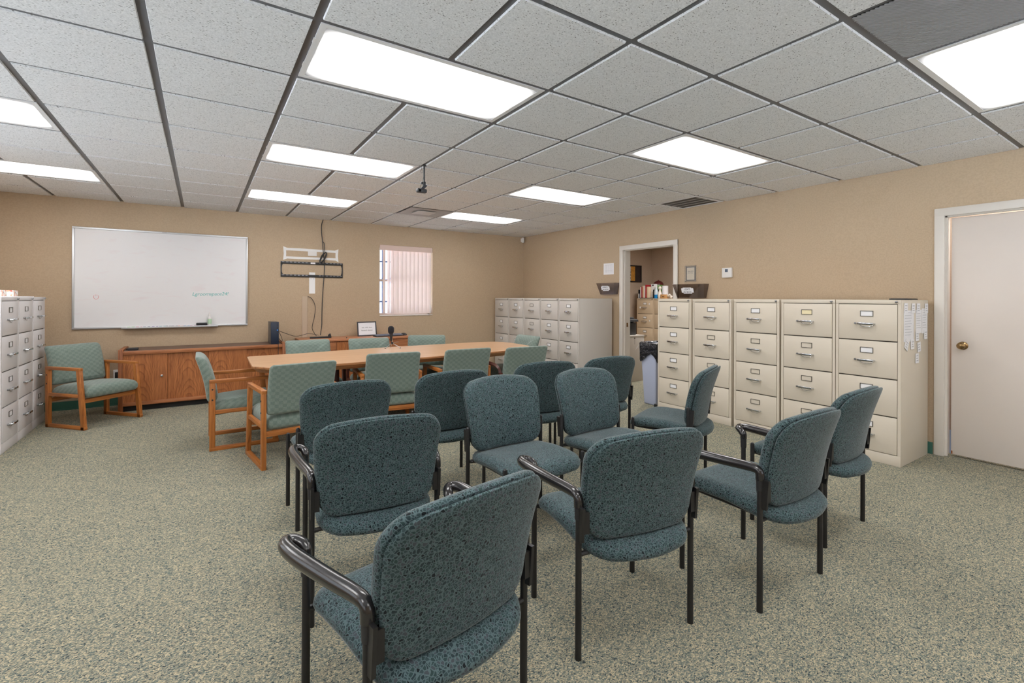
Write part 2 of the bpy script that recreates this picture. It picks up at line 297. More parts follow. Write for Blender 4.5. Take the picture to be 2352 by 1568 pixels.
# ------------------------------------------------------------------ mesh builder
class MB:
    def __init__(self): self.bm = bmesh.new(); self.mi = 0
    def _add(self, vs, fs):
        v = [self.bm.verts.new(p) for p in vs]; out = []
        for f in fs:
            try:
                fc = self.bm.faces.new([v[i] for i in f]); fc.material_index = self.mi; out.append(fc)
            except ValueError: pass
        return v, out
    def hexa(self, p, bev=0.0, seg=2):
        v, f = self._add(p, [(0, 3, 2, 1), (4, 5, 6, 7), (0, 1, 5, 4), (1, 2, 6, 5), (2, 3, 7, 6), (3, 0, 4, 7)])
        if bev:
            es = list({e for x in f for e in x.edges})
            r = bmesh.ops.bevel(self.bm, geom=es, offset=bev, segments=seg, profile=0.5, affect='EDGES', clamp_overlap=True)
            for x in r['faces']: x.material_index = self.mi
        return self
    def box(self, x0, x1, y0, y1, z0, z1, bev=0.0, seg=2):
        return self.hexa([(x0, y0, z0), (x1, y0, z0), (x1, y1, z0), (x0, y1, z0), (x0, y0, z1), (x1, y0, z1), (x1, y1, z1), (x0, y1, z1)], bev, seg)
    def post(self, x, ya, za, yb, zb, w, d, bev=0.0, xb=None):
        xb = x if xb is None else xb
        return self.hexa([(x - w / 2, ya - d / 2, za), (x + w / 2, ya - d / 2, za), (x + w / 2, ya + d / 2, za), (x - w / 2, ya + d / 2, za),
                          (xb - w / 2, yb - d / 2, zb), (xb + w / 2, yb - d / 2, zb), (xb + w / 2, yb + d / 2, zb), (xb - w / 2, yb + d / 2, zb)], bev)
    def tube(self, pts, r, seg=10, closed=False, caps=True, flat=1.0, up=None):
        pts = [Vector(p) for p in pts]; n = len(pts); rs = r if isinstance(r, (list, tuple)) else [r] * n
        rings = []; prev = None
        for i, p in enumerate(pts):
            a = pts[i - 1] if (i > 0 or closed) else p; c = pts[(i + 1) % n] if (i < n - 1 or closed) else p
            t = (c - a).normalized()
            if up is not None: u = Vector(up)
            elif prev is not None: u = prev
            else: u = Vector((0, 0, 1)) if abs(t.z) < 0.9 else Vector((1, 0, 0))
            s = t.cross(u)
            if s.length < 1e-5: s = t.cross(Vector((1, 0, 0)))
            s.normalize(); w = s.cross(t).normalized(); prev = w
            rings.append([self.bm.verts.new(p + (s * math.cos(2 * PI * k / seg) + w * flat * math.sin(2 * PI * k / seg)) * rs[i]) for k in range(seg)])
        m = n if closed else n - 1
        for i in range(m):
            A, B = rings[i], rings[(i + 1) % n]
            for k in range(seg):
                f = self.bm.faces.new((A[k], A[(k + 1) % seg], B[(k + 1) % seg], B[k])); f.material_index = self.mi
        if caps and not closed:
            f = self.bm.faces.new(rings[0][::-1]); f.material_index = self.mi
            f = self.bm.faces.new(rings[-1]); f.material_index = self.mi
        return self
    def lathe(self, prof, c=(0, 0, 0), seg=24, axis='z'):
        rings = []
        for r, h in prof:
            ring = []
            for k in range(seg):
                a = 2 * PI * k / seg; x, y = max(r, 1e-4) * math.cos(a), max(r, 1e-4) * math.sin(a)
                p = (x, y, h) if axis == 'z' else ((h, x, y) if axis == 'x' else (y, h, x))
                ring.append(self.bm.verts.new((p[0] + c[0], p[1] + c[1], p[2] + c[2])))
            rings.append(ring)
        for A, B in zip(rings, rings[1:]):
            for k in range(seg):
                f = self.bm.faces.new((A[k], A[(k + 1) % seg], B[(k + 1) % seg], B[k])); f.material_index = self.mi
        for R, rev in ((rings[0], True), (rings[-1], False)):
            f = self.bm.faces.new(R[::-1] if rev else R); f.material_index = self.mi
        return self
    def prism(self, poly, fn0, fn1):
        n = len(poly); v = [self.bm.verts.new(fn0(*p)) for p in poly] + [self.bm.verts.new(fn1(*p)) for p in poly]
        fs = [self.bm.faces.new(v[:n][::-1]), self.bm.faces.new(v[n:])]
        for i in range(n): fs.append(self.bm.faces.new((v[i], v[(i + 1) % n], v[n + (i + 1) % n], v[n + i])))
        for f in fs: f.material_index = self.mi
        return self
    def pillow(self, outline, prof, fn):
        """outline: closed 2-D loop; prof: (inset in metres, scale, depth) rings from front centre to back centre; fn(a, b, depth) -> point."""
        hw = max(abs(p[0]) for p in outline); hh = max(abs(p[1]) for p in outline); rings = []
        for ins, f, d in prof:
            rings.append([self.bm.verts.new(fn(a * (1 - ins / hw) * f, b * (1 - ins / hh) * f, d)) for a, b in outline])
        n = len(outline)
        for A, B in zip(rings, rings[1:]):
            for k in range(n):
                fc = self.bm.faces.new((A[k], A[(k + 1) % n], B[(k + 1) % n], B[k])); fc.material_index = self.mi
        for R, rev, d in ((rings[0], True, prof[0][2]), (rings[-1], False, prof[-1][2])):
            c = self.bm.verts.new(fn(0, 0, d))
            for k in range(n):
                t = (R[k], c, R[(k + 1) % n]) if rev else (R[k], R[(k + 1) % n], c)
                fc = self.bm.faces.new(t); fc.material_index = self.mi
        return self
    def build(self, name, mats, parent=None, smooth=35, loc=None):
        bm = self.bm; bmesh.ops.remove_doubles(bm, verts=bm.verts, dist=1e-6); bmesh.ops.recalc_face_normals(bm, faces=bm.faces)
        if smooth:
            th = math.radians(smooth)
            for f in bm.faces: f.smooth = True
            for e in bm.edges:
                if len(e.link_faces) != 2 or e.calc_face_angle(0) > th: e.smooth = False
        me = bpy.data.meshes.new(name); bm.to_mesh(me); bm.free()
        for m in (mats if isinstance(mats, (list, tuple)) else [mats]): me.materials.append(M[m] if isinstance(m, str) else m)
        o = bpy.data.objects.new(name, me); COL.objects.link(o)
        if parent is not None: o.parent = parent
        if loc is not None: o.location = loc
        return o
def rrect(hw, hh, r, n=6, es=6):
    pts = []
    for cx, cy, a0 in ((hw - r, hh - r, 0), (-hw + r, hh - r, 90), (-hw + r, -hh + r, 180), (hw - r, -hh + r, 270)):
        for k in range(n + 1):
            a = math.radians(a0 + 90 * k / n); pts.append((cx + r * math.cos(a), cy + r * math.sin(a)))
        # edge subdivisions to the next corner
        nx, ny = {0: (-hw + r, hh), 90: (-hw, -hh + r), 180: (hw - r, -hh), 270: (hw, hh - r)}[a0]
        px, py = pts[-1]
        for k in range(1, es): pts.append((px + (nx - px) * k / es, py + (ny - py) * k / es))
    return pts
def catmull(pts, n=6):
    P = [Vector(p) for p in pts]; out = []
    for i in range(len(P) - 1):
        a, b, c, d = P[max(i - 1, 0)], P[i], P[i + 1], P[min(i + 2, len(P) - 1)]
        for k in range(n):
            t = k / n
            out.append(0.5 * ((2 * b) + (c - a) * t + (2 * a - 5 * b + 4 * c - d) * t * t + (3 * b - a - 3 * c + d) * t ** 3))
    out.append(P[-1]); return out
def tag(o, label, cat, group=None):
    o['label'] = label; o['category'] = cat
    if group: o['group'] = group
    return o
def struct(o): o['kind'] = 'structure'; return o
def empty(name, loc=(0, 0, 0), rz=0.0):
    o = bpy.data.objects.new(name, None); COL.objects.link(o); o.location = loc; o.rotation_euler = (0, 0, rz); o.empty_display_size = 0.1; return o
def dup(o, loc, rz, label=None, cat=None, group=None):
    def cp(s, par):
        c = s.copy(); COL.objects.link(c)
        if par is not None:
            c.parent = par; c.matrix_parent_inverse = s.matrix_parent_inverse.copy()
        for ch in s.children: cp(ch, c)
        return c
    r = cp(o, None); r.location = loc; r.rotation_euler = (0, 0, rz)
    if label: r['label'] = label
    if group: r['group'] = group
    return r
def text_mesh(name, body, size, mat, parent, loc, rot, shear=0.0, align='CENTER', ext=0.0003, space=1.0, loc_space=None):
    cu = bpy.data.curves.new(name, 'FONT'); cu.body = body; cu.size = size; cu.align_x = align; cu.align_y = 'CENTER'; cu.extrude = ext; cu.shear = shear; cu.space_character = space; cu.resolution_u = 3
    t = bpy.data.objects.new(name + '_tmp', cu); COL.objects.link(t); bpy.context.view_layer.update()
    dg = bpy.context.evaluated_depsgraph_get(); me = bpy.data.meshes.new_from_object(t.evaluated_get(dg)); me.name = name
    bpy.data.objects.remove(t); me.materials.clear(); me.materials.append(M[mat])
    o = bpy.data.objects.new(name, me); COL.objects.link(o); o.parent = parent; o.location = loc; o.rotation_euler = rot
    return o

# ------------------------------------------------------------------ room shell
WT = 0.14
b = MB(); b.box(XL - WT, 9.2, YF - WT, 7.75, -0.1, 0.0); struct(b.build('floor', 'carpet', smooth=0))
# window opening in back wall
WX0, WX1, WZ0, WZ1 = 2.38, 3.29, 1.025, 2.170
b = MB()
b.box(XL - WT, WX0, YB, YB + 0.2, 0, CZ + 0.2); b.box(WX1, 5.18, YB, YB + 0.2, 0, CZ + 0.2)
b.box(WX0, WX1, YB, YB + 0.2, 0, WZ0); b.box(WX0, WX1, YB, YB + 0.2, WZ1, CZ + 0.2)
struct(b.build('wall_back', 'wall', smooth=0))
SZ0, SZ1 = 0.85, 2.20
LW = [(-1.9, -0.3), (0.0, 1.6), (1.9, 3.5), (3.8, 5.3)]      # unseen windows added along the left wall to brighten the ceiling (y)
FW = [(1.7, 3.2), (3.5, 5.0)]                   # unseen windows added behind the camera to brighten the ceiling (x)
b = MB(); b.box(XL - WT, XL, YF - WT, YB, 0, SZ0); b.box(XL - WT, XL, YF - WT, YB, SZ1, CZ + 0.2); e_ = YF - WT
for ya, yb in LW: b.box(XL - WT, XL, e_, ya, SZ0, SZ1); e_ = yb
b.box(XL - WT, XL, e_, YB, SZ0, SZ1); struct(b.build('wall_left', 'wall', smooth=0))
b = MB(); b.box(XL, 5.43, YF - WT, YF, 0, SZ0); b.box(XL, 5.43, YF - WT, YF, SZ1, CZ + 0.2); e_ = XL
for xa, xb in FW: b.box(e_, xa, YF - WT, YF, SZ0, SZ1); e_ = xb
b.box(e_, 5.43, YF - WT, YF, SZ0, SZ1); struct(b.build('wall_front', 'wall', smooth=0))
def added_window(name, cx, cy, half, rot):
    r = struct(empty(name, (cx, cy, 0), rot)); b = MB(); f = 0.04
    for a in ((-half, half, SZ0, SZ0 + f), (-half, half, SZ1 - f, SZ1), (-half, -half + f, SZ0 + f, SZ1 - f), (half - f, half, SZ0 + f, SZ1 - f), (-f / 2, f / 2, SZ0 + f, SZ1 - f)): b.box(a[0], a[1], -0.02, 0.02, a[2], a[3])
    b.build('sash_frame', 'sash', r)
    b = MB(); b.box(-half + f, half - f, -0.002, 0.002, SZ0 + f, SZ1 - f); b.build('pane', 'glass', r)
for k, (ya, yb) in enumerate(LW): added_window('window_%d' % (k + 2), XL - 0.10, (ya + yb) / 2, (yb - ya) / 2 - 0.001, PI / 2)  # unseen openings added so daylight reaches the ceiling
for k, (xa, xb) in enumerate(FW): added_window('window_%d' % (k + 6), (xa + xb) / 2, YF - 0.10, (xb - xa) / 2 - 0.001, 0)
# right wall with two door openings
D1A, D1B = 0.42, 1.335      # door 1 opening (y)
D2A, D2B = 4.035, 4.935     # door 2 opening
DH = 2.035
def rwall(b, ya, yb, za, zb):
    b.hexa([(xw(ya), ya, za), (xw(ya) + WT, ya, za), (xw(yb) + WT, yb, za), (xw(yb), yb, za), (xw(ya), ya, zb), (xw(ya) + WT, ya, zb), (xw(yb) + WT, yb, zb), (xw(yb), yb, zb)])
b = MB()
q_ = 0.021
for ya, yb, za in ((YF, D1A - q_, 0), (D1A - q_, D1B + q_, DH + q_), (D1B + q_, D2A - q_, 0), (D2A - q_, D2B + q_, DH + q_), (D2B + q_, YB, 0)): rwall(b, ya, yb, za, CZ + 0.2)
struct(b.build('wall_right', 'wall', smooth=0))

# ceiling: dark grid plane with dropped acoustic tiles (tegular edges), cells left out for fixtures
LIGHTS = [(2, 0), (2, 3), (2, 6), (-2, 3), (-2, 6), (-2, 0), (6, 0), (6, 3), (6, 6), (6, -3), (2, -3), (-2, -3), (2, -6), (6, -6)]  # entries out of view are unseen fixtures added for light
VENTS = {(5, -3), (5, 6), (9, 2)}
skip = {(i + k, j) for i, j in LIGHTS for k in (0, 1)} | VENTS
b = MB(); b.mi = 1
b.box(XL - WT, 5.4, YF - WT, YB + 0.1, CZ, CZ + 0.12)
b.mi = 0; g = 0.0165
for i in range(-3, 11):
    for j in range(-8, 10):
        if (i, j) in skip: continue
        x0, x1 = GX + i * GT + g, GX + (i + 1) * GT - g; y0, y1 = GY + j * GT + g, GY + (j + 1) * GT - g
        x0 = max(x0, XL + 0.001); y0 = max(y0, YF + 0.001); y1 = min(y1, YB - 0.001); x1 = min(x1, min(xw(y0), xw(y1)) - 0.001) if x1 > 5.1 else x1
        if x1 - x0 < 0.02 or y1 - y0 < 0.02: continue
        z = CZ - 0.009; e = 0.003
        b.hexa([(x0 + e, y0 + e, z), (x1 - e, y0 + e, z), (x1 - e, y1 - e, z), (x0 + e, y1 - e, z), (x0, y0, CZ + 0.001), (x1, y0, CZ + 0.001), (x1, y1, CZ + 0.001), (x0, y1, CZ + 0.001)])
struct(b.build('ceiling', ['tile', 'tee'], smooth=0))

b = MB(); b.box(XL - 0.4, 9.6, YF - 0.4, YB + 0.25, CZ + 0.21, CZ + 0.35); struct(b.build('roof', 'wall_office', smooth=0))
# baseboards (green vinyl cove base)
b = MB(); b.box(XL + 0.001, 4.47, YB - 0.008, YB - 0.0005, 0.0, 0.10); b.box(XL + 0.001, 4.47, YB - 0.016, YB - 0.008, 0.0, 0.012); struct(b.build('baseboard_back', 'green_base', smooth=0))
b = MB()
for ya, yb in ((1.405, D2A - 0.075), (D2B + 0.075, YB - 0.02), (YF, D1A - 0.07)):
    b.hexa([(xw(ya) - 0.008, ya, 0), (xw(ya) - 0.0005, ya, 0), (xw(yb) - 0.0005, yb, 0), (xw(yb) - 0.008, yb, 0), (xw(ya) - 0.008, ya, 0.10), (xw(ya) - 0.0005, ya, 0.10), (xw(yb) - 0.0005, yb, 0.10), (xw(yb) - 0.008, yb, 0.10)])
struct(b.build('baseboard_right', 'green_base', smooth=0))
b = MB(); b.box(XL + 0.0005, XL + 0.008, YF, YB - 0.02, 0, 0.10); struct(b.build('baseboard_left', 'green_base', smooth=0))

# ------------------------------------------------------------------ doors
def casing(name, ya, yb, xa):
    """white casing and jamb round the opening ya..yb in the right wall"""
    r = struct(empty(name, (0, 0, 0))); cw = 0.062; X = xa
    b = MB()
    for y0, y1 in ((ya - cw, ya + 0.004), (yb - 0.004, yb + cw)): b.box(X - 0.016, X, y0, y1, 0, DH + cw - 0.0, 0.004)
    b.box(X - 0.0165, X, ya - cw, yb + cw, DH - 0.004, DH + cw, 0.004)
    b.build('casing', 'white_paint', r)
    b = MB()
    for y0, y1 in ((ya - 0.02, ya), (yb, yb + 0.02)): b.box(X - 0.010, X + WT + 0.01, y0, y1, 0, DH)
    b.box(X - 0.010, X + WT + 0.01, ya - 0.02, yb + 0.02, DH, DH + 0.02)
    b.build('jamb', 'white_paint', r)
    b = MB()
    for y0, y1 in ((ya, ya + 0.014), (yb - 0.014, yb)): b.box(X + 0.025, X + 0.06, y0, y1, 0, DH)
    b.box(X + 0.025, X + 0.06, ya, yb, DH - 0.014, DH)
    b.build('stop', 'white_paint', r)
    return r
d1 = casing('door_1', D1A, D1B, xw(0.9) - 0.004)
X1 = xw(0.9)
slab = MB(); slab.box(X1 + 0.064, X1 + 0.106, D1A + 0.02, D1B - 0.03, 0.018, DH - 0.02, 0.002)
slab = slab.build('slab', 'door_paint', d1)
kb = MB(); yk, zk = 1.232, 0.94
kb.lathe([(0.0, -0.003), (0.034, -0.003), (0.034, -0.007), (0.028, -0.012), (0.013, -0.016), (0.011, -0.034), (0.020, -0.040), (0.028, -0.052), (0.027, -0.064), (0.018, -0.072), (0.0, -0.074)], (X1 + 0.067, yk, zk), 28, 'x')
kb.build('knob', 'brass', slab)
b = MB(); b.box(X1 + 0.062, X1 + 0.064, D1B - 0.040, D1B - 0.031, 0.02, 0.045); b.build('corner_scuff', 'oak_z', slab)
# strip of hallway behind door 1
b = MB(); b.box(X1 + 1.1, X1 + 1.2, -0.4, 2.2, 0, CZ); b.box(X1 + WT, X1 + 1.2, 2.2, 2.3, 0, CZ); b.box(X1 + WT, X1 + 1.2, -0.5, -0.4, 0, CZ); b.box(X1 + WT, X1 + 1.2, -0.4, 2.2, CZ - 0.02, CZ + 0.05)
struct(b.build('wall_hall', 'wall_office', smooth=0))
b = MB(); b.box(X1 + WT, X1 + 1.1, -0.4, 2.2, 0.0005, 0.002); struct(b.build('trim_4', plain('hall_carpet', (120, 134, 156), 0.9), smooth=0))
d2 = casing('door_2', D2A, D2B, xw(4.5) - 0.004)
b = MB(); b.box(xw(4.5) + 0.062, xw(4.5) + 0.10, D2B - 0.0015, D2B, 0.90, 0.96); b.build('strike_plate', 'brass', d2)
# office beyond door 2
OX = 8.83
b = MB(); b.box(5.33, OX + 0.1, YB, YB + 0.2, 0, CZ + 0.2); struct(b.build('wall_office_back', 'wall_office', smooth=0))
b = MB(); b.box(OX, OX + 0.12, 2.4, YB, 0, CZ + 0.2); struct(b.build('wall_office_side', 'wall_office', smooth=0))
b = MB(); b.box(5.33, OX, 2.31, 2.4, 0, CZ + 0.2); struct(b.build('wall_office_front', 'wall_office', smooth=0))
b = MB(); b.box(5.36, OX, 2.4, YB, CZ - 0.02, CZ + 0.1); struct(b.build('ceiling_office', 'tile', smooth=0))

# ------------------------------------------------------------------ window
w = struct(empty('window_1', (0, 0, 0)))
b = MB()
fx0, fx1 = WX0 + 0.002, WX1 - 0.002; fy0, fy1 = YB + 0.125, YB + 0.165
b.box(fx0, fx0 + 0.03, fy0, fy1, WZ0, WZ1); b.box(fx1 - 0.03, fx1, fy0, fy1, WZ0, WZ1); b.box(fx0, fx1, fy0, fy1, WZ0, WZ0 + 0.045); b.box(fx0, fx1, fy0, fy1, WZ1 - 0.03, WZ1); b.box(fx0, fx1, fy0 - 0.005, fy1, 1.585, 1.622)
b.build('sash_frame', 'sash', w)
b = MB(); b.box(fx0 + 0.03, fx1 - 0.03, fy0 + 0.018, fy0 + 0.022, WZ0 + 0.045, WZ1 - 0.03); b.build('pane', 'glass', w)
b = MB(); b.box(WX0 + 0.001, WX1 - 0.001, YB - 0.012, YB + 0.124, WZ0 + 0.0005, WZ0 + 0.012, 0.003); b.build('sill', 'white_paint', w)
b = MB()
for x in [WX0 + 0.02 + 0.118 * k for k in range(8)]: b.box(x - 0.008, x + 0.008, YB + 0.28, YB + 0.296, WZ0 + 0.02, WZ1 + 0.1)
for z in (1.255, 1.92): b.box(WX0 - 0.1, WX1 + 0.1, YB + 0.276, YB + 0.30, z - 0.012, z + 0.012)
b.build('security_bars', 'bar_blue', w)
# what stands outside
b = MB(); b.box(-3, 9, 13.0, 13.3, -0.2, 1.75); struct(b.build('exterior_building', plain('exterior_stucco', (206, 214, 230), 0.8), smooth=0))
b = MB(); b.box(-3, 9, 12.6, 13.0, 1.72, 1.86); struct(b.build('exterior_roof', plain('exterior_roof', (110, 130, 176), 0.8), smooth=0))
b = MB(); b.box(-26, 30, -26, 26, -0.20, -0.101); struct(b.build('ground_outside', plain('exterior_paving', (206, 212, 220), 0.9), smooth=0))
# vertical blind
bl = tag(empty('vertical_blind', (0, 0, 0)), 'vertical vane blind with pale pink valance drawn over the window', 'blind')
b = MB(); b.box(WX0 + 0.006, WX1 - 0.003, YB + 0.004, YB + 0.016, 2.085, WZ1 - 0.002, 0.002); b.box(WX0 + 0.006, WX1 - 0.003, YB + 0.016, YB + 0.07, WZ1 - 0.02, WZ1 - 0.002); b.build('valance', 'valance', bl)
vx = [2.605 + 0.0705 * k for k in range(10)]
for k, x in enumerate([2.470, 2.545] + vx):
    a = math.radians(80 if k < 2 else (66 if k == 2 else 38)); c, s = math.cos(a) * 0.0445, math.sin(a) * 0.0445; b = MB()
    cs = [(x - c, YB + 0.062 + s), (x, YB + 0.062 - 0.006), (x + c, YB + 0.062 - s)]
    for (xa, ya), (xb, yb) in zip(cs, cs[1:]): b._add([(xa, ya, WZ0 + 0.03), (xb, yb, WZ0 + 0.03), (xb, yb, 2.12), (xa, ya, 2.12)], [(0, 1, 2, 3)])
    b.build('vane', 'vane', bl, smooth=60)
b = MB(); b.tube([(3.262, YB + 0.03, 2.1), (3.262, YB + 0.03, 1.20)], 0.0025, 6); b.box(3.254, 3.268, YB + 0.024, YB + 0.036, 1.06, 1.20, 0.003); b.build('wand', 'white_plastic', bl)

# ------------------------------------------------------------------ ceiling fixtures
def fixture():
    r = empty('ceiling_light'); hx, hy = GT - g, GT / 2 - g; z0, z1 = -0.004, 0.002; fw = 0.027; b = MB()
    for x0, x1, y0, y1 in ((-hx, -hx + fw, -hy, hy), (hx - fw, hx, -hy, hy), (-hx + fw, hx - fw, -hy, -hy + fw), (-hx + fw, hx - fw, hy - fw, hy)): b.box(x0, x1, y0, y1, z0, z1)
    b.build('door_frame', 'frame_white', r)
    b = MB(); b._add([(-hx + fw, -hy + fw, -0.0015), (hx - fw, -hy + fw, -0.0015), (hx - fw, hy - fw, -0.0015), (-hx + fw, hy - fw, -0.0015)], [(0, 3, 2, 1)])
    b.build('lens', 'lens', r, smooth=0)
    for y in (-hy * 0.45, hy * 0.45):
        b = MB(); b.box(-hx - 0.004, -hx + 0.006, y - 0.02, y + 0.02, z0 - 0.002, z0 + 0.002); b.build('latch', 'frame_white', r)
    return r
LL = {(2, 0): 'biggest fluorescent ceiling light, over the aisle above the wooden table chairs',
      (2, 3): 'fluorescent ceiling light whose corner touches the hanging black camera',
      (2, 6): 'fluorescent ceiling light nearest the black wall bracket',
      (-2, 3): 'fluorescent ceiling light cut by the left picture edge, the nearer of two there',
      (-2, 6): 'fluorescent ceiling light above the light gray cabinets, cut by the left edge',
      (6, 0): 'fluorescent ceiling light above the turned-around teal chairs, largest near the wall vent',
      (6, 3): 'fluorescent ceiling light between the louvred vent and the square air diffuser',
      (6, 6): 'fluorescent ceiling light beside the square air diffuser near the room corner',
      (6, -3): 'fluorescent ceiling light beside the ribbed return grille in the picture corner',
      (-2, 0): 'unseen added ceiling light over the floor beside the left wall, outside the picture',
      (2, -3): 'unseen added ceiling light directly above the viewer, outside the picture',
      (-2, -3): 'unseen added ceiling light behind the viewer at the left wall, outside the picture',
      (2, -6): 'unseen added ceiling light by the wall behind the viewer, outside the picture',
      (6, -6): 'unseen added ceiling light behind the viewer near the white door wall, outside the picture'}
f0 = None
for i, j in LIGHTS:
    loc = (GX + (i + 1) * GT, GY + (j + 0.5) * GT, CZ - 0.0005)
    if f0 is None: f0 = fixture(); o = f0; o.location = loc
    else: o = dup(f0, loc, 0)
    tag(o, LL[(i, j)], 'ceiling light', 'fluorescent ceiling lights')
# return grille (ribbed), square diffuser, louvred vent
def cell(i, j): return GX + i * GT + g, GX + (i + 1) * GT - g, GY + j * GT + g, GY + (j + 1) * GT - g
x0, x1, y0, y1 = cell(5, -3); r = tag(empty('return_grille', ((x0 + x1) / 2, (y0 + y1) / 2, CZ)), 'dark ribbed return air grille panel in the ceiling beside a light', 'vent')
hs = (x1 - x0) / 2; b = MB(); b.box(-hs, hs, -hs, hs, -0.0015, 0.0); b.build('backing', 'duct_dark', r)
b = MB(); c = -2 * hs
while c < 2 * hs:
    k = max(-hs, c - hs), min(hs, c + hs)   # line x - y*0 ... diagonal x + y = c
    if k[1] - k[0] > 0.01:
        p, q = (k[0], c - k[0]), (k[1], c - k[1]); d = 0.0035 * 0.7071
        b.hexa([(p[0] - d, p[1] - d, -0.006), (q[0] - d, q[1] - d, -0.006), (q[0] + d, q[1] + d, -0.006), (p[0] + d, p[1] + d, -0.006), (p[0] - d, p[1] - d, -0.002), (q[0] - d, q[1] - d, -0.002), (q[0] + d, q[1] + d, -0.002), (p[0] + d, p[1] + d, -0.002)])
    c += 0.0155
b.build('rib_grille', 'grille', r, smooth=0)
x0, x1, y0, y1 = cell(5, 6); r = tag(empty('ceiling_diffuser', ((x0 + x1) / 2, (y0 + y1) / 2, CZ)), 'gray square air diffuser with raised centre plate in the ceiling', 'vent')
b = MB(); n_ = 4
b._add([(-hs, -hs, -0.009), (hs, -hs, -0.009), (hs, hs, -0.009), (-hs, hs, -0.009), (-0.15, -0.15, -0.001), (0.15, -0.15, -0.001), (0.15, 0.15, -0.001), (-0.15, 0.15, -0.001)], [(0, 1, 5, 4), (1, 2, 6, 5), (2, 3, 7, 6), (3, 0, 4, 7), (4, 5, 6, 7)]); b.build('pan', 'diffuser', r, smooth=0)
b = MB(); b.box(-0.13, 0.13, -0.13, 0.13, -0.016, -0.010, 0.003); b.lathe([(0.006, -0.018), (0.006, -0.0155)], seg=10); b.build('centre_plate', plain('diffuser_plate', (206, 204, 204), 0.5), r)
x0, x1, y0, y1 = cell(9, 2); x1 = xw(y1) - 0.004; r = tag(empty('louvred_vent', (0, 0, CZ)), 'dark louvred air vent in the ceiling against the tan wall', 'vent')
b = MB()
for a in ((x0, x1, y0, y0 + 0.03), (x0, x1, y1 - 0.03, y1), (x0, x0 + 0.03, y0 + 0.03, y1 - 0.03), (x1 - 0.03, x1, y0 + 0.03, y1 - 0.03)): b.box(*a, -0.009, 0.0)
b.build('frame', 'frame_white', r)
b = MB(); b.box(x0 + 0.03, x1 - 0.03, y0 + 0.03, y1 - 0.03, -0.0025, -0.0005); b.build('backing', plain('vent_dark', (70, 66, 62), 0.8), r)
b = MB()
for k in range(1, 4):
    x = x0 + 0.03 + (x1 - x0 - 0.06) * k / 4; b.box(x - 0.006, x + 0.006, y0 + 0.03, y1 - 0.03, -0.008, -0.002)
b.build('louvers', 'louver_bar', r)
# camera on a pole hung from the ceiling
r = tag(empty('ceiling_camera', (1.630, 3.892, CZ)), 'small black camera hanging from a thin pole under the ceiling grid', 'camera')
b = MB(); b.tube([(0, 0, 0), (0, 0, -0.165)], 0.0075, 8); b.box(-0.02, 0.02, -0.012, 0.012, -0.012, -0.004); b.build('pole', 'black_plastic', r)
b = MB(); b.box(-0.011, 0.011, -0.012, 0.012, -0.185, -0.15, 0.003); b.tube([(-0.03, 0, -0.16), (-0.01, 0, -0.165)], 0.010, 8); b.build('clamp', 'black_plastic', r)
b = MB(); b.hexa([(-0.045, -0.016, -0.225), (-0.010, -0.016, -0.225), (-0.010, 0.016, -0.225), (-0.045, 0.016, -0.225), (0.0, -0.014, -0.178), (0.028, -0.014, -0.182), (0.028, 0.014, -0.182), (0.0, 0.014, -0.178)], 0.003); b.build('arm', 'black_plastic', r)
b = MB(); b.box(-0.070, 0.020, -0.022, 0.022, -0.250, -0.216, 0.008); b.lathe([(0.011, 0), (0.011, 0.006), (0.006, 0.008)], (-0.045, -0.022, -0.233), 12, 'y'); b.build('camera_body', 'black_plastic', r)
b = MB(); b.tube(catmull([(-0.025, 0, -0.012), (-0.024, 0, -0.045), (-0.034, 0, -0.062), (-0.022, 0, -0.078), (-0.012, 0, -0.062), (-0.02, 0, -0.045), (-0.004, 0, -0.04), (-0.010, 0, -0.13), (-0.036, 0, -0.20), (-0.03, 0, -0.22)], 5), 0.0012, 5); b.build('wire', 'black_plastic', r)
# motion detector in the corner
r = tag(empty('motion_detector', (5.105, 7.40, 2.42)), 'small white motion detector high in the room corner', 'detector'); r.rotation_euler = (0, 0, 0.78)
b = MB(); b.box(-0.030, 0.030, -0.022, 0.022, -0.050, 0.046, 0.008, 3); b.build('housing', 'white_plastic', r)
b = MB(); b.box(-0.022, 0.022, -0.026, -0.0225, -0.040, 0.0, 0.0015); b.build('lens_window', 'frame_white', r)
b = MB(); b.box(-0.018, 0.018, 0.0225, 0.040, -0.03, 0.03); b.build('bracket', 'white_plastic', r)

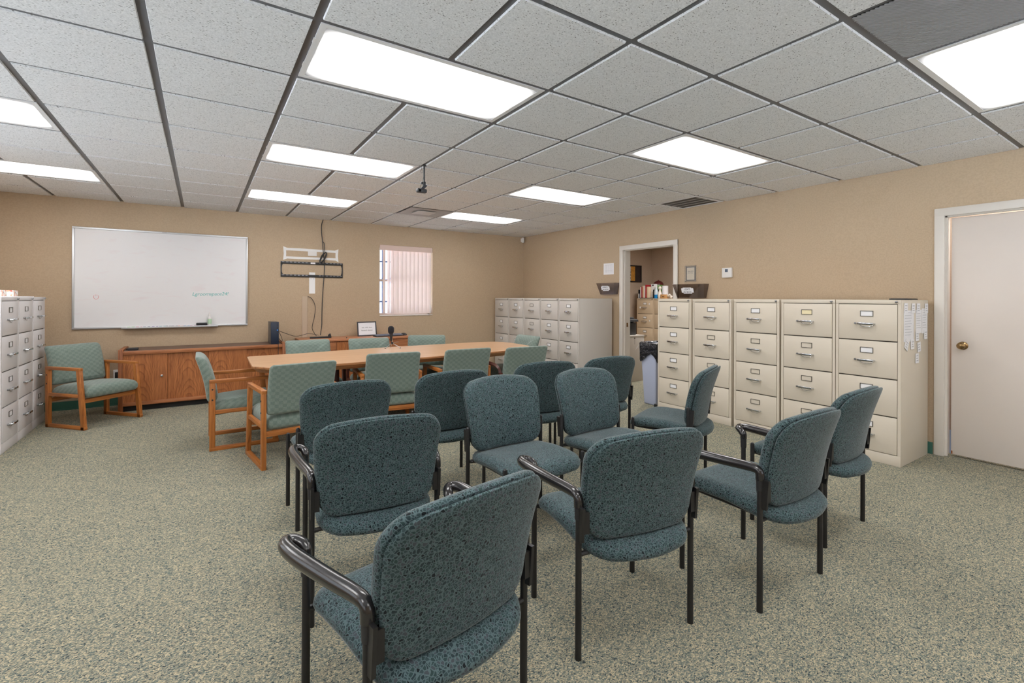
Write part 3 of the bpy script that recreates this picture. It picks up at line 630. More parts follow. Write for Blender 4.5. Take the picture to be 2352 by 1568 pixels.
# ------------------------------------------------------------------ stacking guest chairs
def guest_chair(arms):
    r = empty('guest_chair'); lx, ly = 0.2625, 0.195; lr = 0.0115
    ol = rrect(0.250, 0.19, 0.075, 8, 8)
    def shp(a, bb):
        t = (bb + 0.2) / 0.4; a2 = a * (0.955 + 0.115 * max(0, min(1, t))); top = max(0.0, bb / 0.2) ** 2
        return a2, bb + 0.036 * top * (1 - (a / 0.25) ** 2) - 0.012 * max(0, -bb / 0.2) ** 2 * (1 - (a / 0.25) ** 2) * 0
    ol = [shp(*p) for p in ol]
    def place(a, bb, d):
        t = max(0.0, min(1.15, (bb + 0.2) / 0.4)); lean = 0.018 * t + 0.075 * t ** 1.9
        return (a, -0.205 - lean + 0.036 * (a / 0.26) ** 2 + d, 0.624 + bb)
    fr = [(0, 0.35, 0.036), (0, 0.7, 0.035), (0.045, 1, 0.033), (0.022, 1, 0.030), (0.010, 1, 0.024), (0.003, 1, 0.013), (0.0, 1, 0.0), (0.001, 1, -0.009), (0.005, 1, -0.0155), (0.013, 1, -0.0185), (0.05, 1, -0.0225)]
    b = MB(); b.pillow(ol, fr, place); b.build('backrest', 'fabric', r, smooth=50)
    bk = [(0.04, 1, -0.0230), (0.013, 1, -0.0232), (0.004, 1, -0.0245), (0.0, 1, -0.0295), (0.003, 1, -0.036), (0.010, 1, -0.039), (0.03, 1, -0.041), (0, 0.7, -0.043), (0, 0.35, -0.044)]
    b = MB(); b.pillow([(p[0] * 0.985, p[1] * 0.982 - 0.001) for p in ol], bk, place); b.build('back_panel', 'fabric', r, smooth=50)
    so = rrect(0.246, 0.240, 0.085, 8, 8)
    so = [(a * (1.0 + 0.03 * bb / 0.24), bb - 0.060 * max(0, -bb / 0.24) ** 1.5 * (1 - (a / 0.25) ** 2) + 0.014 * max(0, bb / 0.24) ** 2 * (1 - (a / 0.25) ** 2)) for a, bb in so]
    def seatp(a, bb, d):
        wf = max(0.0, (bb - 0.09) / 0.16) ** 2 * 0.026; dish = 0.008 * (1 - min(1, (a / 0.2) ** 2)) * (1 - min(1, ((bb + 0.03) / 0.2) ** 2))
        rr_ = 0.030 * max(0.0, -bb / 0.24) ** 1.3
        return (a, bb, 0.437 + d - wf - rr_ - (dish if d > 0 else 0))
    sp_ = [(0, 0.35, 0.022), (0, 0.7, 0.023), (0.05, 1, 0.022), (0.024, 1, 0.018), (0.010, 1, 0.010), (0.002, 1, -0.002), (0.0, 1, -0.014), (0.005, 1, -0.028), (0.018, 1, -0.038), (0.05, 1, -0.042), (0, 0.6, -0.043)]
    b = MB(); b.pillow(so, sp_, seatp); b.build('seat', 'fabric', r, smooth=50)
    topf = 0.555 if arms else 0.452; topr = 0.575
    for sx in (-1, 1):
        for yy, tz in ((-ly, topr), (ly, topf)):
            b = MB(); x = sx * lx
            b.tube([(x, yy, 0.0), (x, yy, 0.004), (x, yy, tz), (x, yy, tz + 0.006), (x, yy, tz + 0.010)], [lr + 0.001, lr + 0.001, lr, lr * 0.85, lr * 0.4], 12); b.build('leg', 'black_metal', r)
    b = MB()
    for sx in (-1, 1):
        b.tube(catmull([(sx * lx, ly, 0.405), (sx * (lx - 0.03), ly - 0.006, 0.398), (sx * (lx - 0.055), ly - 0.05, 0.388), (sx * (lx - 0.055), -ly + 0.05, 0.384), (sx * (lx - 0.03), -ly + 0.006, 0.384), (sx * lx, -ly, 0.384)], 4), 0.009, 8)
    for y in (0.12, -0.13): b.box(-lx + 0.055, lx - 0.055, y - 0.012, y + 0.012, 0.378, 0.390)
    b.tube([(-lx, -ly, 0.386), (lx, -ly, 0.386)], 0.009, 8)
    b.build('seat_frame', 'black_metal', r)
    for x in (-0.15, 0, 0.15):
        b = MB(); b.hexa([(x - 0.014, -ly - 0.008, 0.386), (x + 0.014, -ly - 0.008, 0.386), (x + 0.014, -ly + 0.000, 0.386), (x - 0.014, -ly + 0.000, 0.386), (x - 0.014, -0.232, 0.50), (x + 0.014, -0.232, 0.50), (x + 0.014, -0.224, 0.50), (x - 0.014, -0.224, 0.50)]); b.build('back_support', 'black_metal', r)
    for sx in (-1, 1):   # side brackets from the posts to the back
        b = MB(); b.hexa([(sx * lx - 0.006, -ly - 0.03, 0.44), (sx * lx + 0.006, -ly - 0.03, 0.44), (sx * lx + 0.006, -ly, 0.44), (sx * lx - 0.006, -ly, 0.44), (sx * lx - 0.006, -ly - 0.04, 0.565), (sx * lx + 0.006, -ly - 0.04, 0.565), (sx * lx + 0.006, -ly, 0.565), (sx * lx - 0.006, -ly, 0.565)])
        b.box(min(sx * 0.235, sx * lx), max(sx * 0.235, sx * lx), -ly - 0.032, -ly - 0.022, 0.47, 0.55); b.build('back_bracket', 'black_metal', r)
    if arms:
        for sx in (-1, 1):
            P = catmull([(sx * 0.2625, -0.195, 0.560), (sx * 0.2625, -0.193, 0.588), (sx * 0.264, -0.178, 0.602), (sx * 0.270, -0.135, 0.605), (sx * 0.286, -0.05, 0.605), (sx * 0.302, 0.05, 0.604), (sx * 0.314, 0.14, 0.603), (sx * 0.316, 0.205, 0.603), (sx * 0.304, 0.236, 0.602), (sx * 0.282, 0.234, 0.600), (sx * 0.267, 0.212, 0.592), (sx * 0.2625, 0.196, 0.575), (sx * 0.2625, 0.195, 0.555)], 5)
            n = len(P); rs = []
            for i in range(n):
                t = i / (n - 1); rs.append(0.0180 + 0.0040 * math.sin(min(1, max(0, (t - 0.15) / 0.6)) * PI) if t < 0.93 else 0.0165)
            b = MB(); b.tube(P, rs, 14); b.build('armrest', 'black_gloss', r, smooth=60)
            b = MB(); b.tube([(sx * lx, -ly, 0.515), (sx * lx, -ly, 0.575)], [0.0145, 0.0165], 12); b.build('arm_sleeve', 'black_plastic', r)
            b = MB(); b.tube([(sx * lx, ly, 0.505), (sx * lx, ly, 0.562)], [0.0145, 0.0158], 12); b.build('arm_sleeve', 'black_plastic', r)
    return r
K = 0.9925
GC = [  # x, y, rotation, arms, label
 (0.559, 1.373, 0.180, 1, 'black-framed teal fabric armchair closest to the camera, only partly inside the picture'),
 (0.661, 2.220, -0.110, 1, 'teal fabric chair with black arms standing directly ahead of the closest armchair'),
 (1.470, 1.470, -0.197, 1, 'teal fabric chair with black arms in the middle of the closest row of three'),
 (2.265, 1.300, -0.008, 1, 'teal fabric chair with black arms, right-hand one of the closest row of three'),
 (3.067, 1.407, 0.034, 0, 'armless teal fabric chair closest to the white door, back to the camera'),
 (0.730, 3.130, -0.010, 0, 'armless teal fabric chair right behind the wooden chair at the table corner'),
 (1.446, 3.159, -0.050, 0, 'armless teal fabric chair seen from behind, second in the row along the table'),
 (2.300, 3.190, -0.200, 0, 'armless teal fabric chair seen from behind, third in the row along the table'),
 (2.930, 3.150, -0.100, 1, 'teal fabric chair with black arms standing before the open office doorway'),
 (1.557, 2.230, PI + 0.015, 0, 'armless teal fabric chair facing the camera, left one of the two turned around'),
 (2.210, 2.178, PI + 0.030, 0, 'armless teal fabric chair facing the camera, right one of the two turned around'),
 (2.972, 2.334, 0.390, 0, 'armless teal fabric chair seen from its side, alone before the beige file cabinets'),
]
protos = {}
for x, y, rz, arms, lab in GC:
    loc = (x * K, y * K, 0)
    if arms not in protos: o = protos[arms] = guest_chair(arms); o.location = loc; o.rotation_euler = (0, 0, rz)
    else: o = dup(protos[arms], loc, rz)
    tag(o, lab, 'chair', 'teal stacking chairs with black frames')

# ------------------------------------------------------------------ wooden armchairs
def wooden_chair(wd, curved):
    r = empty('wooden_armchair'); hx = 0.2725; t = 0.034
    oak = lambda a: wd + '_' + a
    for sx in (-1, 1):
        x = sx * hx
        b = MB(); b.post(x, -0.247, 0.0, -0.247, 0.60 if not curved else 0.54, t, 0.044, 0.004); b.build('leg', oak('z'), r)
        b = MB(); b.post(x, 0.247, 0.0, 0.178, 0.60, t, 0.046, 0.004); b.build('leg', oak('z'), r)
        b = MB()
        if not curved: b.box(x - t / 2 - 0.002, x + t / 2 + 0.002, -0.270, 0.203, 0.582, 0.612, 0.004)
        else:
            P = catmull([(x, -0.247, 0.44), (x, -0.244, 0.53), (x, -0.215, 0.578), (x, -0.14, 0.600), (x, 0.0, 0.606), (x, 0.205, 0.606)], 6); b.tube(P, 0.022, 4, flat=0.8, up=(1, 0, 0))
        b.build('armrest', oak('y'), r)
        b = MB(); b.box(x - t / 2, x + t / 2, -0.268, 0.270, 0.0, 0.034, 0.004); b.build('runner', oak('y'), r)
        b = MB(); b.box(x - t / 2 + 0.003, x + t / 2 - 0.003, -0.226, 0.185, 0.315, 0.347, 0.003); b.build('side_rail', oak('y'), r)
        b = MB()
        for z in (0.53, 0.44): b.lathe([(0.007, 0), (0.007, sx * 0.003), (0.004, sx * 0.004)], (x + sx * t / 2, -0.247, z), 10, 'x')
        b.build('bolt', 'black_plastic', r)
    b = MB(); b.box(-hx + t / 2, hx - t / 2, 0.175, 0.205, 0.255, 0.297, 0.003); b.build('front_rail', oak('x'), r)
    b = MB(); b.box(-hx + t / 2, hx - t / 2, -0.262, -0.232, 0.250, 0.292, 0.003); b.build('rear_rail', oak('x'), r)
    so = rrect(0.250, 0.262, 0.030, 4, 7)
    def seatp(a, bb, d):
        return (a, bb + 0.006, 0.366 + d + 0.010 * (1 - (a / 0.25) ** 2) * (1 if d > 0 else 0) - 0.02 * max(0, -bb / 0.26))
    pr = [(0, 0.4, 0.062), (0, 0.75, 0.060), (0.05, 1, 0.056), (0.028, 1, 0.048), (0.012, 1, 0.034), (0.003, 1, 0.016), (0, 1, -0.006), (0.003, 1, -0.03), (0.012, 1, -0.046), (0.03, 1, -0.056), (0.06, 1, -0.060), (0, 0.6, -0.060)]
    b = MB(); b.pillow(so, pr, seatp); b.build('seat', 'sage', r, smooth=50)
    bo = rrect(0.252, 0.198, 0.028, 4, 7)
    def backp(a, bb, d):
        t_ = (bb + 0.198) / 0.396; lean = 0.02 * t_ + 0.075 * t_ ** 2
        return (a, -0.245 - lean + d, 0.612 + bb - 0.2 * d * (t_ - 0.1))
    pr = [(0, 0.4, 0.046), (0, 0.75, 0.045), (0.05, 1, 0.043), (0.026, 1, 0.038), (0.010, 1, 0.026), (0.002, 1, 0.010), (0, 1, -0.006), (0.003, 1, -0.024), (0.010, 1, -0.035), (0.024, 1, -0.041), (0.05, 1, -0.043), (0, 0.75, -0.044), (0, 0.4, -0.044)]
    b = MB(); b.pillow(bo, pr, backp); b.build('backrest', 'sage', r, smooth=50)
    return r
WC = [
 (-0.939, 6.662, -2.412, 'oak', 'honey oak armchair with sage checked cushions in the corner beside the gray file cabinets'),
 (0.330, 5.130, -PI / 2, 'oak', 'honey oak armchair with sage cushions at the end of the table towards the whiteboard'),
 (0.641, 4.390, 0.136, 'oak', 'honey oak sage armchair at the near side of the table, first from the whiteboard end'),
 (1.560, 4.680, -0.115, 'oak', 'honey oak sage armchair at the near side of the table, second from the whiteboard end'),
 (2.300, 4.620, -0.050, 'oak', 'honey oak sage armchair at the near side of the table, third from the whiteboard end'),
 (2.940, 4.475, -0.080, 'mahogany', 'dark mahogany armchair with curved arm and sage back, last along the near table side'),
 (1.095, 5.815, PI + 0.045, 'mahogany', 'sage checked chair across the table, in front of the power strip'),
 (1.757, 5.690, PI - 0.079, 'mahogany', 'sage checked chair across the table, in front of the framed sign'),
 (2.447, 5.780, PI - 0.45, 'mahogany', 'sage checked chair across the table, just past the credenza end'),
 (3.430, 5.330, PI / 2, 'mahogany', 'dark-framed sage chair at the table end towards the far file cabinets'),
]
wp = {}
for x, y, rz, wd, lab in WC:
    loc = (x * K, y * K, 0)
    if wd not in wp: o = wp[wd] = wooden_chair(wd, wd == 'mahogany'); o.location = loc; o.rotation_euler = (0, 0, rz)
    else: o = dup(wp[wd], loc, rz)
    tag(o, lab, 'chair', 'wooden armchairs round the table')

# ------------------------------------------------------------------ conference table
TZ = 0.722
tp = [(0.372, 4.735), (0.378, 4.712), (0.548, 4.486), (0.575, 4.476), (1.20, 4.50), (1.872, 4.524), (2.50, 4.552), (2.90, 4.585), (3.02, 4.610), (3.25, 4.72), (3.44, 4.83), (3.485, 4.90), (3.51, 5.12), (3.50, 5.38), (3.47, 5.52), (3.40, 5.62), (3.178, 5.672), (2.6, 5.690), (1.85, 5.675), (1.3, 5.61), (0.934, 5.555), (0.55, 5.535), (0.41, 5.525), (0.388, 5.505), (0.378, 5.1)]
tp = [(x * K, y * K) for x, y in tp]; cx_, cy_ = 1.93 * K, 5.09 * K
r = tag(empty('conference_table', (cx_, cy_, 0)), 'long boat-shaped oak conference table ringed by sage armchairs', 'table')
tl = [(x - cx_, y - cy_) for x, y in tp]; b = MB()
def ins(p, d):
    l = math.hypot(*p); return (p[0] * (1 - d / l), p[1] * (1 - d / l))
n = len(tl); lv = []
for d, z in ((0.004, TZ), (0.0, TZ - 0.004), (0.0, TZ - 0.018), (0.055, TZ - 0.058)): lv.append([b.bm.verts.new((*ins(p, d), z)) for p in tl])
f = b.bm.faces.new(lv[0]); f.material_index = 0
for kk, (A, B) in enumerate(zip(lv, lv[1:])):
    for q in range(n):
        f = b.bm.faces.new((A[q], B[q], B[(q + 1) % n], A[(q + 1) % n])); f.material_index = 1
f = b.bm.faces.new(lv[-1][::-1]); f.material_index = 1
b.build('tabletop', ['table', 'table_edge'], r, smooth=25)
for sx in (-0.78, 0.70):
    b = MB(); b.box(sx - 0.03, sx + 0.03, -0.11, 0.20, 0.03, TZ - 0.0585, 0.006); b.box(sx - 0.045, sx + 0.045, -0.13, 0.22, 0.0, 0.03, 0.006); b.build('pedestal', 'mahogany_z', r)
b = MB(); b.box(-0.75, 0.68, -0.02, 0.02, 0.28, 0.40, 0.004); b.build('stretcher', 'mahogany_x', r)

# microphone on the table
r = tag(empty('microphone', (1.915 * K, 5.535 * K, TZ)), 'black foam-capped microphone on a small chrome tripod on the table', 'microphone')
b = MB()
for a in (200, 320, 80):
    ca, sa = math.cos(math.radians(a)), math.sin(math.radians(a)); b.tube([(0, 0, 0.062), (0.10 * ca, 0.10 * sa, 0.006)], 0.004, 8)
b.tube([(0, 0, 0.055), (0, 0, 0.115)], 0.006, 8); b.tube([(0, 0, 0.068), (0.075, -0.02, 0.072)], 0.003, 8); b.build('tripod', 'chrome', r)
b = MB()
for a in (200, 320, 80):
    ca, sa = math.cos(math.radians(a)), math.sin(math.radians(a)); b.tube([(0.096 * ca, 0.096 * sa, 0.0055), (0.105 * ca, 0.105 * sa, 0.0055)], 0.0055, 8)
b.lathe([(0.013, 0.05), (0.015, 0.058), (0.015, 0.07), (0.010, 0.075)], seg=12); b.build('tripod_feet', 'black_plastic', r)
b = MB(); b.lathe([(0.008, 0.08), (0.012, 0.10), (0.018, 0.15), (0.022, 0.18), (0.022, 0.19), (0.0, 0.19)], (-0.012, 0, 0), 16); b.build('microphone_body', 'black_plastic', r)
b = MB(); b.lathe([(0.0, 0.172), (0.020, 0.174), (0.032, 0.186), (0.036, 0.205), (0.036, 0.235), (0.030, 0.252), (0.016, 0.262), (0.0, 0.264)], (-0.014, 0, 0), 20); b.build('foam_cover', 'black_foam', r)

# ------------------------------------------------------------------ file cabinets
CH = 1.320
def cabinet(name, W, D, col, nd=4, hgt=CH):
    """front at local y=0 facing -y, standing on z=0, centred on x"""
    r = empty(name); hw = W / 2; st = 0.021; pl = 0.083; lip = 0.032; ph = (hgt - pl - lip) / nd; b = MB()
    b.box(-hw, hw, 0.014, D, 0.0, hgt, 0.003)
    b.box(-hw, -hw + st, 0, 0.013, pl - 0.001, hgt - lip, 0.001, 1); b.box(hw - st, hw, 0, 0.013, pl - 0.001, hgt - lip, 0.001, 1)
    b.box(-hw, hw, -0.0005, 0.0135, 0.0, pl, 0.002); b.box(-hw, hw, -0.002, 0.0135, hgt - lip, hgt, 0.002)
    b.build('body', col, r)
    b = MB(); b.box(-hw + st - 0.001, hw - st + 0.001, 0.010, 0.0142, pl - 0.001, hgt - lip + 0.001); b.build('drawer_gap', 'gap', r)
    b = MB(); b.lathe([(0.009, 0.0), (0.009, -0.010), (0.006, -0.012), (0.0, -0.012)], (hw - 0.028, -0.002, hgt - lip / 2), 14, 'y'); b.build('lock', 'steel', r)
    for k in range(nd):
        z0 = pl + (nd - 1 - k) * ph + 0.004; z1 = z0 + ph - 0.009
        dm = MB(); dm.box(-hw + st + 0.003, hw - st - 0.003, -0.004, 0.010, z0, z1, 0.0035, 2); d = dm.build('drawer', col, r)
        zl = z1 - 0.26 * (z1 - z0); zh = z1 - 0.545 * (z1 - z0)
        m = MB(); lw, lh, bw = 0.046, 0.0235, 0.0045
        for a in ((-lw, lw, lh - bw, lh), (-lw, lw, -lh, -lh + bw), (-lw, -lw + bw, -lh, lh), (lw - bw, lw, -lh, lh)): m.box(a[0], a[1], -0.009, -0.0035, zl + a[2], zl + a[3], 0.001, 1)
        m.build('label_holder', 'holder', d)
        m = MB(); m.box(-lw + bw, lw - bw, -0.0055, -0.004, zl - lh + bw, zl + lh - bw); m.build('label_card', 'card', d)
        m = MB(); m.box(-0.056, 0.056, -0.042, -0.030, zh - 0.008, zh + 0.010, 0.003)
        m.tube(catmull([(-0.050, -0.036, zh), (-0.052, -0.022, zh), (-0.056, -0.004, zh)], 3), 0.006, 8); m.tube(catmull([(0.050, -0.036, zh), (0.052, -0.022, zh), (0.056, -0.004, zh)], 3), 0.006, 8)
        m.tube(catmull([(-0.052, -0.010, zh), (-0.036, -0.010, zh - 0.020), (0.0, -0.010, zh - 0.026), (0.036, -0.010, zh - 0.020), (0.052, -0.010, zh)], 4), 0.0022, 6)
        m.build('handle', 'chrome', d)
        m = MB(); m.lathe([(0.0085, -0.003), (0.0085, -0.014), (0.006, -0.017), (0.0, -0.017)], (-0.080, 0, zh), 12, 'y'); m.build('thumb_latch', 'steel', d)
    return r
def nthcard(o, k):
    d = sorted([c for c in o.children if c.name.startswith('drawer') and not c.name.startswith('drawer_gap')], key=lambda c: -max(v.co.z for v in c.data.vertices))[k]
    return [c for c in d.children if c.name.startswith('label_card')][0]
def setcard(o, k, mat):
    c = nthcard(o, k); c.data = c.data.copy(); c.data.materials.clear(); c.data.materials.append(M[mat])
pos = ['beige four-drawer file cabinet, first in its row from the office doorway', 'beige four-drawer file cabinet, second in its row from the office doorway', 'middle one of the five beige file cabinets by the white door',
       'beige four-drawer file cabinet with a cream top label, second from the white door', 'beige four-drawer file cabinet closest to the white door, papers on its side']
XF = 4.605; base = None; RC = []
for k, y in enumerate((3.572, 3.085, 2.596, 2.120, 1.657)):
    lab = pos[k]
    if base is None: base = cabinet('file_cabinet', 0.457, 0.605, 'putty'); o = base; o.location = (XF, y, 0); o.rotation_euler = (0, 0, -PI / 2)
    else: o = dup(base, (XF, y, 0), -PI / 2)
    tag(o, lab, 'file cabinet', 'beige file cabinets by the white door'); RC.append(o)
for o in RC[1:]:
    pass
for k in (1, 2, 3): setcard(RC[1], k, 'putty'); setcard(RC[2], k, 'putty'); setcard(RC[3], k, 'putty')
setcard(RC[3], 0, 'cream_card')
fb = {}
pf = ['against the back wall corner', 'with a round white sticker on its top drawer', 'third from the corner', 'fourth from the corner', 'fifth from the corner, its side facing the doorway']
FC = []
for k, y in enumerate((7.185, 6.722, 6.259, 5.796, 5.333)):
    col = 'putty_gray'
    if col not in fb: fb[col] = cabinet('file_cabinet', 0.455, 0.655, col); o = fb[col]; o.location = (4.50, y, 0); o.rotation_euler = (0, 0, -PI / 2)
    else: o = dup(fb[col], (4.50, y, 0), -PI / 2)
    tag(o, 'gray file cabinet beyond the table, ' + pf[k], 'file cabinet', 'gray file cabinets beyond the table'); FC.append(o)
setcard(FC[2], 0, 'putty_gray'); setcard(FC[2], 1, 'putty_gray')
b = MB(); b.lathe([(0.022, -0.0045), (0.022, -0.0055), (0.0, -0.0055)], (0.115, 0, 1.16), 16, 'y'); b.build('sticker', 'card', FC[1])
pl_ = ['nearest the camera, cut by the picture edge', 'in the middle of the three', 'next to the corner armchair']
lc = None
for k, y in enumerate((5.866, 6.306, 6.746)):
    if lc is None: lc = cabinet('file_cabinet', 0.438, 0.655, 'light_gray'); o = lc; o.location = (-1.40, y, 0); o.rotation_euler = (0, 0, PI / 2)
    else: o = dup(lc, (-1.40, y, 0), PI / 2)
    tag(o, 'light gray file cabinet left of the whiteboard, ' + pl_[k], 'file cabinet', 'light gray file cabinets left of the whiteboard')
oc = None
for k, y in enumerate((7.00, 6.54)):
    if oc is None: oc = cabinet('file_cabinet', 0.455, 0.655, 'tan_cab'); o = oc; o.location = (8.06, y, 0); o.rotation_euler = (0, 0, -PI / 2)
    else: o = dup(oc, (8.06, y, 0), -PI / 2)
    tag(o, 'tan file cabinet seen through the doorway, ' + ('under the books' if k == 0 else 'mostly hidden by the beige row'), 'file cabinet', 'tan file cabinets in the office')
b = MB(); b.lathe([(0.018, -0.0045), (0.018, -0.0055), (0.0, -0.0055)], (0.12, 0, 1.20), 14, 'y'); b.lathe([(0.016, -0.0045), (0.016, -0.0055), (0.0, -0.0055)], (0.13, 0, 0.84), 14, 'y'); b.lathe([(0.022, -0.0045), (0.022, -0.0055), (0.0, -0.0055)], (-0.13, 0, 1.12), 14, 'y'); b.build('sticker', 'card', oc)
# low beige cabinet in the office with printer
r = tag(empty('low_cabinet', (5.72, 5.21, 0)), 'low beige cabinet inside the doorway carrying the black printer', 'cabinet')
b = MB(); b.box(-0.26, 0.26, 0, 0.45, 0, 0.70, 0.003); b.box(-0.262, 0.262, -0.004, 0.452, 0.70, 0.732, 0.003); b.build('body', 'putty_gray', r)
b = MB(); b.lathe([(0.011, -0.005), (0.011, -0.014), (0.0, -0.015)], (0.03, 0, 0.69), 12, 'y'); b.build('lock', 'steel', r)
b = MB(); b.box(0.028, 0.032, -0.012, -0.010, 0.59, 0.685); b.build('key', 'steel', r)
b = MB(); b.hexa([(0.045, -0.010, 0.50), (0.10, -0.010, 0.545), (0.10, -0.008, 0.545), (0.045, -0.008, 0.50), (0.075, -0.010, 0.575 - 0.035), (0.128, -0.010, 0.585), (0.128, -0.008, 0.585), (0.075, -0.008, 0.54)]); b.build('key_tag', 'paper', r)
r = tag(empty('printer', (5.68, 5.30, 0.732)), 'black printer on the low beige cabinet inside the doorway', 'printer')
b = MB(); b.box(-0.24, 0.22, 0, 0.34, 0, 0.20, 0.012); b.build('body', 'printer', r)
b = MB(); b.box(-0.24, 0.19, 0.02, 0.34, 0.201, 0.285, 0.010); b.build('scanner', 'printer', r)
b = MB(); b.hexa([(-0.22, -0.03, 0.215), (0.235, -0.03, 0.215), (0.235, 0.018, 0.215), (-0.22, 0.018, 0.215), (-0.22, -0.02, 0.245), (0.235, -0.02, 0.245), (0.235, 0.018, 0.255), (-0.22, 0.018, 0.255)]); b.build('control_panel', 'black_plastic', r)

# ------------------------------------------------------------------ credenzas
CY = 6.955; CB = YB - 0.012
r = tag(empty('credenza', (0.09, CY, 0)), 'low oak credenza with dark top and sliding doors under the whiteboard', 'credenza')
x0, x1 = -0.883, 0.855
b = MB(); b.box(x0, x0 + 0.042, 0, CB - CY, 0, 0.715, 0.003); b.build('end_panel', 'cred_z', r)
b = MB(); b.box(x1 - 0.042, x1, 0, CB - CY, 0, 0.715, 0.003); b.build('end_panel', 'cred_z', r)
b = MB(); b.box(x0 + 0.0425, x1 - 0.0425, 0.020, CB - CY, 0.655, 0.697); b.build('top', 'cred_top', r)
b = MB(); b.box(x0 + 0.0425, x1 - 0.0425, -0.004, 0.0195, 0.655, 0.698, 0.005); b.build('top_edge', 'cred_x', r)
b = MB(); b.box(x0 + 0.0425, x1 - 0.0425, 0.001, 0.42, 0.065, 0.105, 0.004); b.build('bottom_rail', 'cred_x', r)
b = MB(); b.box(x0 + 0.0425, x1 - 0.0425, 0.05, 0.42, 0.0, 0.0645); b.build('kick_plate', 'kick', r)
b = MB(); b.box(x0 + 0.0425, x1 - 0.0425, 0.060, 0.42, 0.106, 0.654); b.build('carcass', 'cred_z', r)
dw = (x1 - x0 - 0.085) / 4
for k in range(4):
    xa = x0 + 0.0425 + k * dw; off = 0.022 if k % 2 == 0 else 0.041; b = MB(); b.box(-dw / 2, dw / 2, -0.008, 0.008, -0.2745, 0.2745, 0.001, 1)
    d = b.build('sliding_door', 'cred_door' if k != 0 else 'cred_door', r, loc=(xa + dw / 2, off, 0.380))
    if k == 0:
        b = MB(); b.lathe([(0.013, 0.0), (0.013, -0.010), (0.008, -0.012), (0.0, -0.012)], (dw / 2 - 0.055, -0.008, 0.01), 16, 'y'); b.build('lock', 'chrome', d)
# second credenza
r = tag(empty('credenza', (1.92, CY, 0)), 'oak credenza with plain oak top holding the keyboard and framed sign', 'credenza')
x0, x1 = -0.785, 0.775
b = MB(); b.box(x0, x1, -0.004, CB - CY, 0.700, 0.732, 0.004); b.build('top', 'cred2_top', r)
b = MB(); b.box(x0 + 0.015, x1 - 0.015, 0.014, CB - CY - 0.01, 0.06, 0.6995); b.build('carcass', 'cred_z', r)
b = MB(); b.box(x0 + 0.03, x1 - 0.03, 0.05, 0.42, 0, 0.0595); b.build('kick_plate', 'kick', r)
b = MB(); b.box(x0 + 0.025, x0 + 0.46, -0.004, 0.012, 0.07, 0.685, 0.001, 1); b.build('door', 'cred_x', r)
for xa, xb in ((x0 + 0.465, x0 + 0.90), (x0 + 0.905, x0 + 1.09)):
    b = MB(); b.box(-(xb - xa) / 2, (xb - xa) / 2, -0.008, 0.008, -0.3075, 0.3075, 0.001, 1); b.build('door', 'cred_door', r, loc=((xa + xb) / 2, 0.004, 0.3775))
for za, zb in ((0.48, 0.685), (0.275, 0.475), (0.07, 0.27)):
    b = MB(); b.box(x0 + 1.095, x1 - 0.025, -0.004, 0.012, za, zb, 0.001, 1); b.build('drawer', 'cred_x', r)

# things on the credenzas
r = tag(empty('computer_tower', (0.885 - 0.06, 7.06, 0.697)), 'black desktop computer tower standing on the dark credenza top', 'computer')
r.location = (0.82, 6.86 + 0.15, 0.6985); r.rotation_euler = (0, 0, 0.0)
b = MB(); b.box(-0.048, 0.048, 0.012, 0.32, 0.0, 0.292, 0.003); b.build('case', 'pc_side', r)
b = MB(); b.box(-0.049, 0.049, 0.0, 0.0118, 0.0, 0.293, 0.004); b.build('front_bezel', 'pc_front', r)
b = MB(); b.lathe([(0.008, 0), (0.008, -0.003), (0, -0.003)], (0.030, 0, 0.185), 12, 'y'); b.build('power_button', 'blue_led', r)
b = MB(); b.box(0.022, 0.034, -0.0015, 0.0, 0.205, 0.225); b.box(0.024, 0.032, -0.0015, 0, 0.24, 0.252); b.box(0.024, 0.032, -0.0015, 0, 0.26, 0.272); b.build('port_panel', 'black_plastic', r)
b = MB(); b.box(-0.0495, -0.048, 0.05, 0.10, 0.19, 0.26); b.build('side_vent', 'black_plastic', r)
tag(MB().tube(catmull([(0.874, 7.055, 0.87), (0.96, 7.15, 0.83), (1.08, 7.25, 0.78), (1.14, 7.30, 0.77), (1.22, 7.30, 0.785), (1.28, 7.3, 0.80), (1.36, 7.28, 0.79), (1.42, 7.25, 0.775)], 6), 0.0035, 6).build('cable', 'black_plastic'), 'thin dark cable looping from the computer tower to the power strip', 'cable')
tag(MB().tube(catmull([(0.872, 7.05, 0.86), (0.90, 7.07, 0.80), (0.918, 7.08, 0.745), (0.905, 7.07, 0.72), (0.875, 7.06, 0.77)], 6), 0.003, 6).build('cable', 'black_plastic'), 'short cable hanging in a loop beside the computer tower', 'cable')
tag(MB().tube(catmull([(0.850, 6.995, 0.703), (0.852, 6.938, 0.703), (0.852, 6.932, 0.66), (0.848, 6.934, 0.3), (0.85, 6.936, 0.08)], 6), 0.0035, 6).build('cable', 'black_plastic'), 'thin black cable hanging down the credenza front below the computer tower', 'cable')
r = tag(empty('power_adapter', (-0.672, 7.10, 0.6975)), 'small black adapter lying on the end of the dark credenza top', 'adapter')
b = MB(); b.box(-0.05, 0.05, -0.035, 0.035, 0, 0.026, 0.006); b.build('case', 'black_plastic', r)
b = MB(); b.tube(catmull([(-0.05, 0, 0.012), (-0.066, 0.03, 0.006), (-0.070, 0.12, 0.006), (-0.071, 0.22, 0.006)], 5), 0.0035, 6); b.build('lead', 'black_plastic', r)
r = tag(empty('power_strip', (1.445, 7.25, 0.7322)), 'long black power strip on the oak credenza behind a chair', 'power strip')
b = MB(); b.box(-0.145, 0.145, -0.022, 0.022, 0.0, 0.024, 0.004); b.build('case', 'black_plastic', r)
